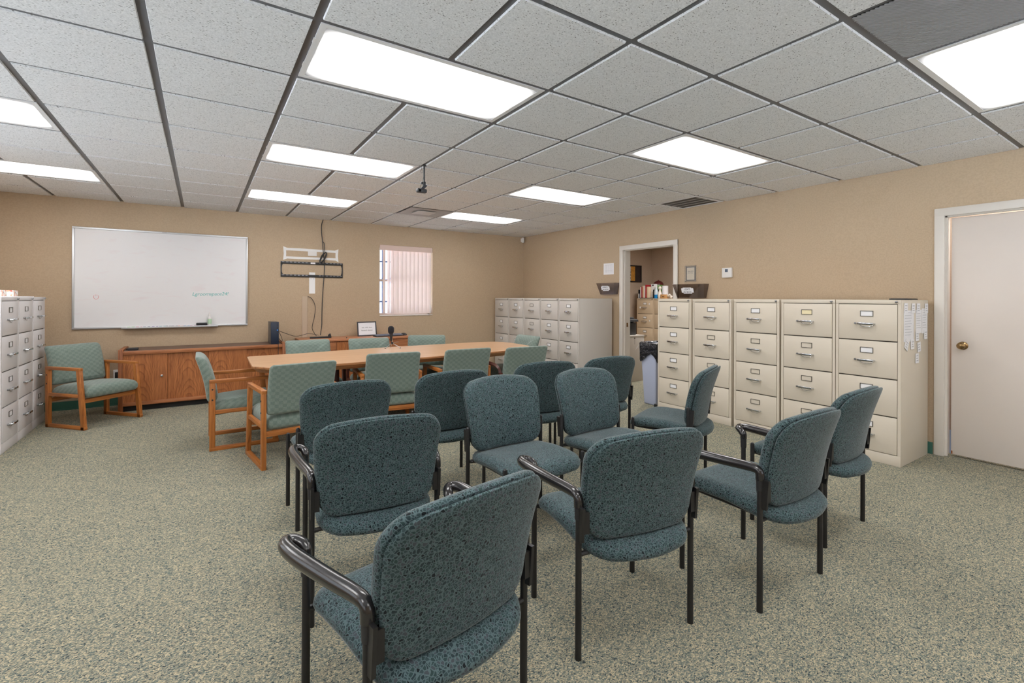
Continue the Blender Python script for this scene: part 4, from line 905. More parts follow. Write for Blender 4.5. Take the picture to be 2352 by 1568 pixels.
b = MB(); b.hexa([(0.10, -0.016, 0.024), (0.145, -0.016, 0.024), (0.145, 0.016, 0.024), (0.10, 0.016, 0.024), (0.11, -0.014, 0.052), (0.135, -0.014, 0.064), (0.135, 0.014, 0.064), (0.11, 0.014, 0.052)], 0.003); b.build('plug', 'black_plastic', r)
# framed sign leaning on the wall
r = tag(empty('framed_sign', (2.135, 7.30, 0.7325)), 'small black-framed notice leaning behind the keyboard', 'sign'); r.rotation_euler = (-0.16, 0, 0.10)
b = MB(); fw, fh, ft = 0.152, 0.222, 0.016
for a in ((-fw, fw, 0, ft), (-fw, fw, fh - ft, fh), (-fw, -fw + ft, ft, fh - ft), (fw - ft, fw, ft, fh - ft)): b.box(a[0], a[1], -0.008, 0.008, a[2], a[3], 0.002)
b.build('frame', plain('sign_frame', (58, 58, 64), 0.4), r)
b = MB(); b.box(-fw + ft, fw - ft, -0.001, 0.006, ft, fh - ft); sh = b.build('sheet', 'paper', r)
text_mesh('lettering', 'User  WIFI  Guest', 0.022, 'ink', sh, (0, -0.0015, 0.130), (PI / 2, 0, 0)); text_mesh('lettering', 'Password: whatever', 0.022, 'ink', sh, (0, -0.0015, 0.086), (PI / 2, 0, 0))
r = tag(empty('keyboard', (2.40, 7.10, 0.7325)), 'black computer keyboard lying on the oak credenza in front of the sign', 'keyboard'); r.rotation_euler = (0, 0, 0.10)
b = MB(); b.hexa([(-0.22, -0.07, 0), (0.22, -0.07, 0), (0.22, 0.07, 0), (-0.22, 0.07, 0), (-0.22, -0.07, 0.012), (0.22, -0.07, 0.012), (0.22, 0.07, 0.028), (-0.22, 0.07, 0.028)], 0.003); b.build('case', 'black_plastic', r)
b = MB()
for rr in range(5):
    for c_ in range(18):
        x = -0.205 + c_ * 0.0241; y = -0.052 + rr * 0.0235; z = 0.0135 + (y + 0.07) / 0.14 * 0.016; b.box(x - 0.0095, x + 0.0095, y - 0.009, y + 0.009, z - 0.003, z + 0.006, 0.0015, 1)
o = b.build('keys', plain('key_gray', (120, 124, 140), 0.5), r); o['kind'] = 'stuff'
r = tag(empty('computer_mouse', (2.655, 7.14, 0.7325)), 'black computer mouse at the end of the oak credenza', 'mouse'); r.rotation_euler = (0, 0, 0.5)
b = MB(); b.pillow(rrect(0.033, 0.055, 0.030, 6, 3), [(0, 0.3, 0.038), (0, 0.6, 0.034), (0.006, 1, 0.024), (0.001, 1, 0.014), (0, 1, 0.004), (0.003, 1, 0.0), (0, 0.5, 0.0)], lambda a, c, d: (a, c, d)); b.build('shell', 'black_gloss', r, smooth=60)
b = MB(); b.box(-0.003, 0.003, 0.02, 0.036, 0.0305, 0.036, 0.001); b.build('wheel', 'black_plastic', r)
tag(MB().lathe([(0.0, 0.0), (0.010, 0.0), (0.006, 0.006), (0.004, 0.014), (0.0, 0.015)], (1.765, 7.06, 0.7322), 12).build('push_pin', 'black_plastic'), 'tiny dark pin on the oak credenza top between strip and sign', 'pin')

# ------------------------------------------------------------------ whiteboard
BX0, BX1, BZ0, BZ1 = -1.272, 0.532, 0.937, 2.150; by = YB - 0.001
bx, bz = (BX0 + BX1) / 2, (BZ0 + BZ1) / 2
wb = tag(empty('whiteboard', (bx, by, 0)), 'large aluminium-framed whiteboard on the wall above the credenza', 'whiteboard')
hx = (BX1 - BX0) / 2; b = MB(); fw = 0.022
for a in ((-hx, hx, BZ0, BZ0 + fw), (-hx, hx, BZ1 - fw, BZ1), (-hx, -hx + fw, BZ0 + fw, BZ1 - fw), (hx - fw, hx, BZ0 + fw, BZ1 - fw)): b.box(a[0], a[1], -0.022, -0.0, a[2], a[3], 0.003)
b.build('frame', 'alu', wb)
b = MB(); b.box(-hx + fw, hx - fw, -0.010, -0.001, BZ0 + fw, BZ1 - fw); srf = b.build('writing_surface', 'board', wb, smooth=0)
b = MB(); tx0, tx1 = -0.815 - bx, 0.185 - bx
b.box(tx0, tx1, -0.075, -0.022, 0.932, 0.938); b.box(tx0, tx1, -0.080, -0.075, 0.932, 0.952, 0.002); b.box(tx0, tx1, -0.0295, -0.0225, 0.932, 0.955); b.build('marker_tray', 'alu', wb)
# handwriting
text_mesh('handwriting', 'Lgroomspace24!', 0.062, 'teal_ink', srf, (0.098 - bx, -0.0104, 1.362), (PI / 2, -0.02, 0), shear=0.25, ext=0.0001, space=0.98)
b = MB(); cxs, czs = -1.056 - bx, 1.322
b.tube([(cxs + 0.022 * math.cos(math.radians(a)), -0.0104, czs + 0.03 * math.sin(math.radians(a))) for a in range(150, 395, 15)], 0.0018, 5)
for dx in (-0.007, 0.008): b.tube([(cxs + dx, -0.0104, czs + 0.010), (cxs + dx, -0.0104, czs + 0.028)], 0.0016, 5)
b.build('smiley_drawing', 'red_ink', srf)
b = MB(); b.box(-0.05, 0.0, -0.0228, -0.0222, BZ1 - 0.013, BZ1 - 0.008); b.build('frame_plate', 'gray_ink', wb)
# markers on the tray
mk = [(-0.74, 'green', (150, 210, 120)), (-0.655, 'pink', (214, 120, 150)), (-0.585, 'navy', (60, 56, 120)), (-0.50, 'purple', (110, 90, 170)), (-0.425, 'turquoise', (40, 170, 180)), (-0.365, 'black', (60, 56, 66)), (-0.30, 'violet', (96, 60, 110)), (-0.235, 'orange', (236, 130, 80)), (-0.175, 'sky blue', (80, 160, 220)), (-0.105, 'magenta', (190, 70, 120))]
for k, (x, cn, rgb) in enumerate(mk):
    r = tag(empty('dry_erase_marker', (x, by - 0.052 + (0.008 if k % 2 else -0.008), 0.9462)), cn + ' capped dry erase marker lying on the whiteboard tray', 'marker', 'markers on the whiteboard tray')
    r.rotation_euler = (0, 0, 0.06 * (-1) ** k)
    pm = plain('marker_' + cn, rgb, 0.4)
    b = MB(); b.lathe([(0.0, -0.032), (0.0072, -0.031), (0.0078, -0.028), (0.0078, 0.022), (0.006, 0.024), (0.0, 0.024)], seg=12, axis='x'); b.build('barrel', 'white_plastic', r)
    b = MB(); b.lathe([(0.0, 0.0242), (0.0082, 0.0242), (0.0082, 0.045), (0.006, 0.050), (0.0, 0.050)], seg=12, axis='x'); b.build('cap', pm, r)
    b = MB(); b.lathe([(0.0, -0.020), (0.0081, -0.020), (0.0081, 0.008), (0.0, 0.008)], seg=12, axis='x'); b.build('sleeve', pm, r)
r = tag(empty('board_eraser', (0.003, by - 0.0522, 0.9385)), 'black felt eraser on the whiteboard tray', 'eraser')
b = MB(); b.box(-0.060, 0.060, -0.022, 0.022, 0.016, 0.048, 0.006); b.build('grip', 'black_plastic', r)
b = MB(); b.box(-0.058, 0.058, -0.021, 0.021, 0.0, 0.0158); b.build('felt', plain('felt', (70, 70, 78), 0.95), r)
r = tag(empty('spray_bottle', (0.090, by - 0.0524, 0.9385)), 'white cleaner spray bottle on the whiteboard tray', 'bottle')
b = MB(); b.lathe([(0, 0), (0.021, 0), (0.022, 0.004), (0.022, 0.10), (0.018, 0.118), (0.010, 0.128), (0.010, 0.135), (0, 0.135)], seg=18); b.build('bottle', 'white_plastic', r)
b = MB(); b.lathe([(0.0223, 0.03), (0.0225, 0.031), (0.0225, 0.094), (0.0223, 0.095)], seg=18); b.build('label_band', plain('pale_green_label', (190, 222, 190), 0.6), r)
b = MB(); b.lathe([(0, 0.135), (0.013, 0.135), (0.013, 0.155), (0.008, 0.165), (0.005, 0.185), (0, 0.186)], seg=14); b.build('sprayer', 'white_plastic', r)

# ------------------------------------------------------------------ wall fittings left of the window
def zz(z): return z - 0.01
r = tag(empty('wall_patch', (1.36, YB, 0)), 'white unpainted rectangular outline left on the tan wall above the bracket', 'wall patch'); random.seed(3)
b = MB()
def strip(b, pts, w, y0=-0.002):
    for (xa, za), (xb, zb) in zip(pts, pts[1:]): pass
out = [(0.977, 2.066), (1.03, 2.046), (1.2, 2.048), (1.5, 2.044), (1.69, 2.042), (1.743, 2.066), (1.735, 1.96), (1.744, 1.866), (1.70, 1.892), (1.45, 1.892), (1.2, 1.890), (1.03, 1.892), (0.977, 1.868), (0.985, 1.96)]
inn = [(1.016, 2.008), (1.05, 2.010), (1.2, 2.010), (1.5, 2.008), (1.68, 2.008), (1.70, 2.006), (1.698, 1.96), (1.70, 1.926), (1.68, 1.926), (1.45, 1.926), (1.2, 1.924), (1.05, 1.923), (1.016, 1.922), (1.018, 1.96)]
vo_ = [b.bm.verts.new((x - 1.36, -0.0016, zz(z))) for x, z in out]; vi_ = [b.bm.verts.new((x - 1.36, -0.0016, zz(z))) for x, z in inn]
vo2 = [b.bm.verts.new((x - 1.36, -0.0003, zz(z))) for x, z in out]; vi2 = [b.bm.verts.new((x - 1.36, -0.0003, zz(z))) for x, z in inn]; n = len(out)
for k in range(n):
    q = (k + 1) % n
    for f in ((vo_[k], vo_[q], vi_[q], vi_[k]), (vo_[k], vo_[q], vo2[q], vo2[k]), (vi_[k], vi_[q], vi2[q], vi2[k])): b.bm.faces.new(f)
b.build('plaster', 'patch', r, smooth=0)
r = tag(empty('cover_plate', (1.37, YB, 0)), 'white blank cover plate inside the white wall outline', 'cover plate')
b = MB(); b.box(-0.062, 0.062, -0.007, -0.0005, zz(1.943), zz(2.012), 0.002); b.build('plate', 'white_plastic', r)
r = tag(empty('wall_patch', (1.37, YB, 0)), 'white unpainted upright strip on the wall crossing under the black bracket', 'wall patch')
b = MB(); b.box(-0.043, 0.040, -0.0016, -0.0003, zz(1.388), zz(1.702)); b.build('plaster', 'patch', r)
b = MB(); b.box(-0.022, -0.016, -0.0018, -0.0015, zz(1.60), zz(1.612)); b.box(0.018, 0.024, -0.0018, -0.0015, zz(1.60), zz(1.612)); b.build('anchor', 'gray_ink', r)
r = tag(empty('tv_mount', (1.374, YB, 0)), 'black steel television wall mount frame with slotted rails', 'bracket')
hx = 0.43
for za, zb in ((1.815, 1.852), (1.627, 1.664)):
    b = MB(); b.box(-hx, hx, -0.016, -0.002, zz(za), zz(zb), 0.002); rail = b.build('slotted_rail', 'black_metal', r)
    b = MB()
    for x in (-0.40, -0.345, -0.295, -0.24, -0.19, -0.135, -0.085, 0.10, 0.15, 0.20, 0.255, 0.305, 0.355, 0.40): b.box(x - 0.015, x + 0.015, -0.0166, -0.0155, zz((za + zb) / 2 + 0.004), zz((za + zb) / 2 + 0.012))
    b.build('slots', 'gray_ink', rail)
for sx in (-1, 1):
    b = MB(); P = [(sx * hx, 1.664), (sx * hx, 1.815), (sx * (hx - 0.028), 1.815), (sx * (hx - 0.016), 1.78), (sx * (hx - 0.013), 1.74), (sx * (hx - 0.016), 1.70), (sx * (hx - 0.028), 1.664)]
    b.prism(P, lambda x, z: (x, -0.014, zz(z)), lambda x, z: (x, -0.003, zz(z))); b.build('end_plate', 'black_metal', r)
b = MB(); b.box(-0.03, 0.035, -0.0172, -0.0162, zz(1.825), zz(1.848)); b.build('sticker', 'paper', r)
r = tag(empty('cord_raceway', (1.267, YB, 0)), 'tan painted vertical cable raceway on the wall behind the power strip', 'raceway')
b = MB(); b.box(-0.037, -0.030, -0.012, -0.0005, 0.735, 1.338, 0.002); b.box(0.030, 0.037, -0.012, -0.0005, 0.735, 1.338, 0.002); b.box(-0.030, 0.030, -0.008, -0.0005, 0.735, 1.336); b.build('channel', 'wall_tan_plain', r)
yc = YB - 0.027
r = tag(empty('hanging_cable', (0, 0, 0)), 'long black cable dropping from the ceiling over the wall bracket to the credenza', 'cable')
b = MB(); b.tube(catmull([(1.516, yc + 0.01, CZ - 0.01), (1.492, yc, 2.392), (1.494, yc, 2.271), (1.508, yc, 2.152), (1.514, yc, 2.03), (1.53, yc - 0.01, 1.85), (1.53, yc, 1.646), (1.516, yc + 0.005, 1.428), (1.505, yc + 0.005, 1.187), (1.502, yc + 0.005, 0.994), (1.495, yc - 0.02, 0.904), (1.45, 7.29, 0.775)], 6), 0.006, 8); b.build('main_lead', 'black_plastic', r)
b = MB(); b.tube(catmull([(1.500, yc - 0.004, 2.16), (1.528, yc - 0.006, 2.13), (1.536, yc - 0.008, 2.04), (1.538, yc - 0.02, 1.99)], 6), 0.005, 7); b.build('second_lead', 'black_plastic', r)
b = MB(); P = []
for k in range(56):
    a = k * 2 * PI / 9.3; c0 = (1.512, 1.915); u = 0.088 * math.cos(a); v = (0.024 + 0.008 * math.sin(k * 0.9)) * math.sin(a); th = math.radians(62)
    P.append((c0[0] + u * math.cos(th) - v * math.sin(th), yc - 0.026 - 0.010 * math.sin(k * 0.37), c0[1] + u * math.sin(th) + v * math.cos(th)))
b.tube(catmull(P, 3), 0.0055, 6); b.build('coil', 'black_plastic', r)
tag(MB().tube(catmull([(1.308, YB - 0.014, 1.337), (1.358, YB - 0.016, 1.307), (1.397, YB - 0.016, 1.236), (1.409, YB - 0.016, 1.152), (1.398, YB - 0.016, 1.032), (1.365, YB - 0.03, 0.878), (1.385, YB - 0.08, 0.80), (1.395, 7.30, 0.765)], 6), 0.004, 7).build('cable', 'black_plastic'), 'thin cable curving out of the raceway top down to the power strip', 'cable')
r = tag(empty('wall_outlet', (-0.86, YB, 0.375)), 'white wall outlet with black plug behind the corner armchair', 'outlet')
b = MB(); b.box(-0.036, 0.036, -0.007, -0.0005, -0.058, 0.058, 0.002); b.build('plate', 'white_plastic', r)
b = MB(); b.box(-0.018, 0.02, -0.035, -0.0075, -0.045, 0.03, 0.004); b.build('plug', 'black_plastic', r)

# ------------------------------------------------------------------ right wall fittings
def pocket(y0, y1, z0, z1, tilt_y, label, l1, l2, mirror):
    X = xw((y0 + y1) / 2); r = tag(empty('wall_file_pocket', (X, (y0 + y1) / 2, 0)), label, 'file pocket'); hy = (y1 - y0) / 2; d0, d1 = 0.045, 0.10; sl = 0.035; b = MB(); t = 0.004
    def quad(p): 
        c = [Vector(q) for q in p]; nrm = (c[1] - c[0]).cross(c[2] - c[0]).normalized() * t
        b.hexa([tuple(q) for q in c] + [tuple(q + nrm) for q in c])
    quad([(-d0, hy - sl, z0), (-d0, -hy + sl, z0), (-d1, -hy, z1), (-d1, hy, z1)])         # front
    quad([(-0.003, -hy + sl, z0), (-0.003, hy - sl, z0), (-0.003, hy, z1), (-0.003, -hy, z1)])  # back
    for s in (-1, 1): quad([(-0.006, s * (hy - sl), z0), (-d0, s * (hy - sl), z0), (-d1, s * hy, z1), (-0.006, s * hy, z1)])
    quad([(-d0, hy - sl, z0), (-0.006, hy - sl, z0), (-0.006, -hy + sl, z0), (-d0, -hy + sl, z0)])
    b.build('tray', 'smoked', r, smooth=0)
    zm = z0 + 0.52 * (z1 - z0); xm = -(d0 + (d1 - d0) * 0.52) - 0.006; ang = math.atan2(d1 - d0, z1 - z0)
    lb = bpy.data.objects.new('name_label', None)
    b = MB(); b.box(-0.062, 0.062, -0.0008, 0.0008, -0.040, 0.040); b.box(-0.088, 0.088, -0.0004, 0.0012, -0.026, 0.030)
    s = b.build('name_label', 'paper', r); s.rotation_euler = (ang, 0, -PI / 2); s.location = (xm, 0.02, zm)
    text_mesh('lettering', l1, 0.034, 'ink', s, (0, -0.0016, 0.016), (PI / 2, 0, 0)); text_mesh('lettering', l2, 0.034, 'ink', s, (0, -0.0016, -0.020), (PI / 2, 0, 0))
    return r
pocket(4.998, 5.39, 1.385, 1.555, 0, 'smoked plastic file pocket on the wall above the far gray cabinets', "NINA'S", 'IN BOX', 0)
pocket(3.53, 3.99, 1.335, 1.507, 0, 'smoked plastic file pocket on the wall over the beige cabinets', "LISA'S", 'IN BOX', 1)
r = tag(empty('wall_chart', (xw(5.2), 5.225, 1.772)), 'white sheet with a faint grid taped above the file pocket', 'paper')
b = MB(); b.box(-0.002, -0.0006, -0.108, 0.108, -0.086, 0.086); b.build('sheet', 'paper', r)
b = MB()
for y in (-0.07, -0.03, 0.01, 0.05, 0.07): b.box(-0.0024, -0.0019, y - 0.001, y + 0.001, -0.062, 0.06)
for z in (-0.03, 0.06): b.box(-0.0024, -0.0019, -0.08, 0.08, z - 0.001, z + 0.001)
b.build('printed_lines', 'gray_ink', r)
r = tag(empty('framed_certificate', (xw(3.78), 3.785, 1.642)), 'cream certificate in a clear acrylic standoff frame on the wall', 'certificate')
b = MB(); b.box(-0.0165, -0.012, -0.085, 0.085, -0.105, 0.105, 0.001, 1); b.build('acrylic_front', 'acrylic', r)
b = MB(); b.box(-0.008, -0.0006, -0.066, 0.066, -0.088, 0.088); b.build('mat_border', plain('mat_gray', (84, 86, 94), 0.7), r)
b = MB(); b.box(-0.0092, -0.0081, -0.056, 0.056, -0.078, 0.078); s = b.build('sheet', plain('cream_sheet', (236, 220, 196), 0.8), r)
text_mesh('lettering', 'LISA CHEW', 0.017, 'ink', s, (-0.0095, 0, 0.028), (PI / 2, 0, -PI / 2)); text_mesh('lettering', 'Office Manager', 0.013, 'ink', s, (-0.0095, 0, 0.008), (PI / 2, 0, -PI / 2))
b = MB()
for y in (-0.074, 0.074):
    for z in (-0.094, 0.094): b.lathe([(0.006, -0.0005), (0.006, -0.019), (0.004, -0.021), (0, -0.021)], (0, y, z), 10, 'x')
b.build('standoff', 'chrome', r)
r = tag(empty('thermostat', (xw(3.28), 3.285, 1.632)), 'white square thermostat with a small dark display on the wall', 'thermostat')
b = MB(); b.box(-0.028, -0.0006, -0.062, 0.062, -0.058, 0.058, 0.006, 3); b.build('housing', 'white_plastic', r)
b = MB(); b.box(-0.0295, -0.0281, -0.017, 0.019, 0.008, 0.042); b.build('display', plain('lcd', (70, 84, 104), 0.3), r)

# papers with magnets on the side of the end cabinet (side plane faces -y)
cs = RC[4]; ysd = 1.657 - 0.2285
def sheet(x0, x1, z0, z1, name, label, rows, rot=0.0, dy=0.0015):
    cx, cz = (x0 + x1) / 2, (z0 + z1) / 2; r = tag(empty(name, (cx, ysd - dy, cz)), label, 'paper'); b = MB(); hx, hz = (x1 - x0) / 2, (z1 - z0) / 2
    b.box(-hx, hx, -0.0007, 0.0007, -hz, hz); b.build('sheet', 'paper', r)
    b = MB()
    for k in range(rows):
        z = hz * 0.86 - k * (2 * hz * 0.8) / rows; b.box(-hx * 0.8, hx * (0.3 + 0.4 * ((k * 7) % 5) / 5), -0.0011, -0.0006, z - 0.0012, z + 0.0012)
    b.build('printed_lines', 'gray_ink', r); r.rotation_euler = (0, rot, 0); return r
XS = -0.032
sheet(4.690 + XS, 4.905 + XS, 0.985, 1.235, 'posted_sheet', 'long white printed sheet on the cabinet side, nearest the drawers', 9)
sheet(4.950 + XS, 5.085 + XS, 1.045, 1.240, 'posted_sheet', 'white printed list on the cabinet side, middle of three sheets', 8)
sheet(5.092 + XS, 5.215 + XS, 1.040, 1.250, 'posted_sheet', 'white printed list on the cabinet side, nearest the wall', 8)
mg = [(4.725, 1.255, 'at the first sheet top corner'), (4.885, 1.253, 'at the first sheet other top corner'), (4.998, 1.252, 'at the middle sheet top'), (5.185, 1.250, 'at the wall-side sheet top'), (4.742, 0.962, 'tilted at the first sheet foot'), (4.868, 0.960, 'upright at the first sheet foot'), (4.975, 1.022, 'at the middle sheet foot'), (5.168, 1.028, 'at the wall-side sheet foot'), (5.015, 0.930, 'alone below the middle sheet'), (4.972, 0.840, 'alone and lowest on the side')]
for k, (x, z, w_) in enumerate(mg):
    r = tag(empty('magnet_card', (x + XS, ysd - 0.0045, z)), 'small white card magnet %s, on the cabinet side' % w_, 'magnet', 'card magnets on the cabinet side')
    if k == 4: r.rotation_euler = (0, 0.5, 0)
    if k == 8: r.rotation_euler = (0, -0.12, 0)
    b = MB(); b.box(-0.036, 0.036, -0.0012, 0.0012, -0.040, 0.040, 0.0005, 1); b.build('card', 'paper', r)
    b = MB()
    for q in range(3): b.box(-0.022, 0.022 - 0.012 * (q == 1), -0.0017, -0.0011, 0.020 - q * 0.020 - 0.002, 0.020 - q * 0.020 + 0.002)
    b.build('printed_lines', 'gray_ink', r)
r = tag(empty('tablet_case', (5.08, 1.56, CH)), 'thin black case lying on top of the end beige cabinet', 'case')
b = MB(); b.box(-0.10, 0.10, -0.07, 0.07, 0.0005, 0.012, 0.003); b.build('cover', 'black_plastic', r)
b = MB(); b.box(-0.09, 0.09, -0.06, 0.06, 0.0121, 0.0135); b.build('panel', 'black_gloss', r)

# tissue boxes on the gray cabinets
tag(MB().box(-1.79, -1.47, 6.20, 6.90, CH + 0.0005, CH + 0.006, 0.001, 1).build('paper_mat', 'paper'), 'white paper sheet laid across the top of the gray file cabinets', 'paper')
for y, lab in ((6.36, 'floral tissue box nearer the camera on the gray file cabinets'), (6.70, 'floral tissue box nearer the whiteboard on the gray file cabinets')):
    r = tag(empty('tissue_box', (-1.62, y, CH + 0.0062)), lab, 'tissue box', 'floral tissue boxes'); r.rotation_euler = (0, 0, 0.1)
    b = MB(); b.box(-0.06, 0.06, -0.125, 0.125, 0, 0.058, 0.002); b.build('carton', 'floral', r)
    b = MB(); b.pillow(rrect(0.025, 0.07, 0.024, 5, 3), [(0, 0.4, 0.0015), (0.004, 1, 0.0012), (0, 1, 0.0004), (0, 0.5, 0.0002)], lambda a, c, d: (a, c, 0.058 + d)); b.build('opening', 'paper', r)

# ------------------------------------------------------------------ bin in the doorway
r = tag(empty('waste_bin', (4.90, 3.985, 0)), 'tall pale blue waste bin with black liner at the doorway edge', 'bin')
b = MB(); hx0, hy0, hx1, hy1 = 0.22, 0.095, 0.26, 0.125; zt_ = 0.755
b.hexa([(-hx0, -hy0, 0), (hx0, -hy0, 0), (hx0, hy0, 0), (-hx0, hy0, 0), (-hx1, -hy1, zt_), (hx1, -hy1, zt_), (hx1, hy1, zt_), (-hx1, hy1, zt_)], 0.018, 3); b.build('bin_body', 'bin', r)
b = MB(); random.seed(5); ring = rrect(hx1 + 0.010, hy1 + 0.010, 0.03, 4, 8); n = len(ring); rows = []
for z, f in ((zt_ + 0.016, 0.80), (zt_ + 0.018, 0.97), (zt_ + 0.008, 1.02), (zt_ - 0.06, 1.02), (zt_ - 0.14, 1.0)):
    rows.append([b.bm.verts.new((x * f + random.uniform(-0.004, 0.004), y * f + random.uniform(-0.004, 0.004), z + random.uniform(-0.006, 0.006) + (-(0.03 + 0.05 * math.sin(k * 0.5)) if z < zt_ - 0.1 else 0))) for k, (x, y) in enumerate(ring)])
for A, B in zip(rows, rows[1:]):
    for k in range(n): b.bm.faces.new((A[k], A[(k + 1) % n], B[(k + 1) % n], B[k]))
b.build('liner', 'bag', r, smooth=80)

# ------------------------------------------------------------------ office things on the tan cabinets
ox, oz = 8.18, CH
r = tag(empty('book_rack', (ox, 7.01, oz)), 'black book rack on the tan office cabinet', 'rack')
b = MB(); b.box(-0.09, 0.09, -0.21, 0.21, 0.0005, 0.012); b.box(-0.09, 0.09, 0.20, 0.21, 0.012, 0.19); b.box(-0.09, 0.09, -0.21, -0.20, 0.012, 0.19); b.box(0.08, 0.09, -0.20, 0.20, 0.012, 0.19); b.build('rack_frame', 'black_plastic', r)
bk = [(7.155, 0.030, 0.235, 'pink_white', 'pale pink book'), (7.122, 0.026, 0.245, 'red', 'slim red book leaning'), (7.088, 0.034, 0.262, 'cream', 'cream book'), (7.048, 0.034, 0.262, 'pink_white', 'white and pink book'), (7.010, 0.030, 0.285, 'red', 'tall dark red book'), (6.962, 0.052, 0.240, 'cream', 'thick cream book')]
for y, w_, h_, mt, nm in bk:
    r = tag(empty('book', (ox - 0.0, y, oz + 0.0125)), nm + ' standing in the black office rack', 'book', 'books in the office rack')
    b = MB(); b.box(-0.085, 0.075, -w_ / 2 + 0.001, w_ / 2 - 0.001, 0, h_, 0.002); b.build('cover', mt, r)
    b = MB(); b.box(-0.080, 0.0755, -w_ / 2 + 0.004, w_ / 2 - 0.004, h_ - 0.003, h_ + 0.001); b.build('pages', 'paper', r)
r = tag(empty('binder', (ox + 0.015, 6.875, oz + 0.0125)), 'white binder with a black mark behind the blue spray bottle', 'binder')
b = MB(); b.box(-0.03, 0.055, -0.052, 0.052, 0, 0.30, 0.003); b.build('cover', 'paper', r)
b = MB(); b.box(-0.0315, -0.0301, -0.02, 0.02, 0.255, 0.285); b.build('mark', 'ink', r)
r = tag(empty('spray_bottle', (8.115, 6.745, oz)), 'clear spray bottle half full of blue liquid in the office', 'bottle')
b = MB(); b.lathe([(0, 0.0005), (0.042, 0.0005), (0.044, 0.008), (0.044, 0.082), (0, 0.082)], seg=18); b.build('liquid', 'blue_liquid', r)
b = MB(); b.lathe([(0, 0.0822), (0.0445, 0.0822), (0.044, 0.14), (0.034, 0.18), (0.022, 0.205), (0.020, 0.23), (0, 0.231)], seg=18); b.build('bottle', 'clear_plastic', r)
b = MB(); b.lathe([(0, 0.231), (0.016, 0.231), (0.016, 0.25), (0.013, 0.285), (0, 0.29)], seg=12); b.build('nozzle', 'white_plastic', r)
r = tag(empty('ceramic_bottle', (8.115, 6.648, oz)), 'cream ceramic pump bottle beside the wooden box in the office', 'bottle')
b = MB(); b.lathe([(0, 0.0005), (0.036, 0.0005), (0.048, 0.04), (0.046, 0.09), (0.028, 0.14), (0.018, 0.16), (0.018, 0.19), (0, 0.191)], seg=18); b.build('bottle', 'ceramic', r)
b = MB(); b.lathe([(0, 0.191), (0.024, 0.192), (0.036, 0.215), (0.03, 0.245), (0.012, 0.26), (0, 0.262)], seg=16); b.build('stopper', 'ceramic', r)
r = tag(empty('wooden_box', (8.115, 6.525, oz)), 'small wooden box under the white cup in the office', 'box')
b = MB(); b.box(-0.05, 0.05, -0.072, 0.072, 0.0005, 0.085, 0.003); b.build('box_body', 'box_wood', r)
b = MB(); b.box(-0.0515, -0.0502, -0.02, 0.02, 0.035, 0.05); b.build('burned_mark', 'mahogany_x', r)
r = tag(empty('white_cup', (8.26, 6.63, oz)), 'tall white paper roll behind the wooden box in the office', 'paper roll')
b = MB(); b.lathe([(0, 0.0005), (0.066, 0.0005), (0.066, 0.27), (0.02, 0.27), (0.02, 0.268), (0, 0.268)], seg=24); b.build('roll', 'paper', r)
r.name = 'paper_roll'
r = tag(empty('glazed_ornament', (8.47, 6.98, oz)), 'round green ornament with dark red top behind the office bottles', 'ornament')
b = MB(); b.lathe([(0, 0.0005), (0.06, 0.0005), (0.05, 0.03), (0.07, 0.16), (0.10, 0.24), (0.105, 0.29), (0.09, 0.325), (0, 0.326)], seg=24); b.build('green_body', 'green_glass', r)
b = MB(); b.lathe([(0.112, 0.30), (0.105, 0.335), (0.075, 0.372), (0.03, 0.392), (0.012, 0.396), (0.01, 0.412), (0, 0.414)], seg=24); b.build('red_cap', 'dark_red', r)
r = tag(empty('shell_ornament', (8.115, 6.395, oz)), 'small cream shell ornament at the doorway edge on the office cabinet', 'ornament')
b = MB(); random.seed(4)
for k in range(9):
    a = k * 0.9; x, y, z = 0.03 * math.cos(a), 0.045 * math.sin(a), 0.025 + 0.012 * k % 0.06; b.lathe([(0, -0.022), (0.014, -0.012), (0.02, 0.004), (0.012, 0.02), (0, 0.026)], (x, y, z), 8)
b.build('shells', 'ceramic', r)
r = tag(empty('glass_jar', (8.0775, 7.19, oz)), 'small clear jar at the end of the office book rack', 'jar')
b = MB(); b.lathe([(0, 0.0005), (0.011, 0.0005), (0.011, 0.08), (0.009, 0.09), (0, 0.09)], (0, 0.0, 0), 14); b.build('jar_body', 'clear_plastic', r)
b = MB(); b.lathe([(0, 0.0902), (0.010, 0.0902), (0.010, 0.102), (0, 0.102)], (0, 0, 0), 14); b.build('lid', 'white_plastic', r)
# picture on the office wall
r = tag(empty('wall_picture', (8.12, YB, 1.88)), 'dark-framed abstract picture with a gold stripe on the office wall', 'picture')
b = MB()
for a in ((-0.34, 0.34, -0.19, -0.165), (-0.34, 0.34, 0.165, 0.19), (-0.34, -0.315, -0.165, 0.165), (0.315, 0.34, -0.165, 0.165)): b.box(a[0], a[1], -0.03, -0.001, a[2], a[3])
b.build('frame', 'art_frame', r)
b = MB(); b.box(-0.315, 0.315, -0.018, -0.002, -0.165, 0.165); b.mi = 1; b.box(0.0, 0.13, -0.0195, -0.0181, -0.165, 0.165); b.mi = 2; b.box(0.13, 0.315, -0.0195, -0.0181, -0.165, 0.165); b.build('canvas', ['art', 'art_gold', 'art_dark'], r)

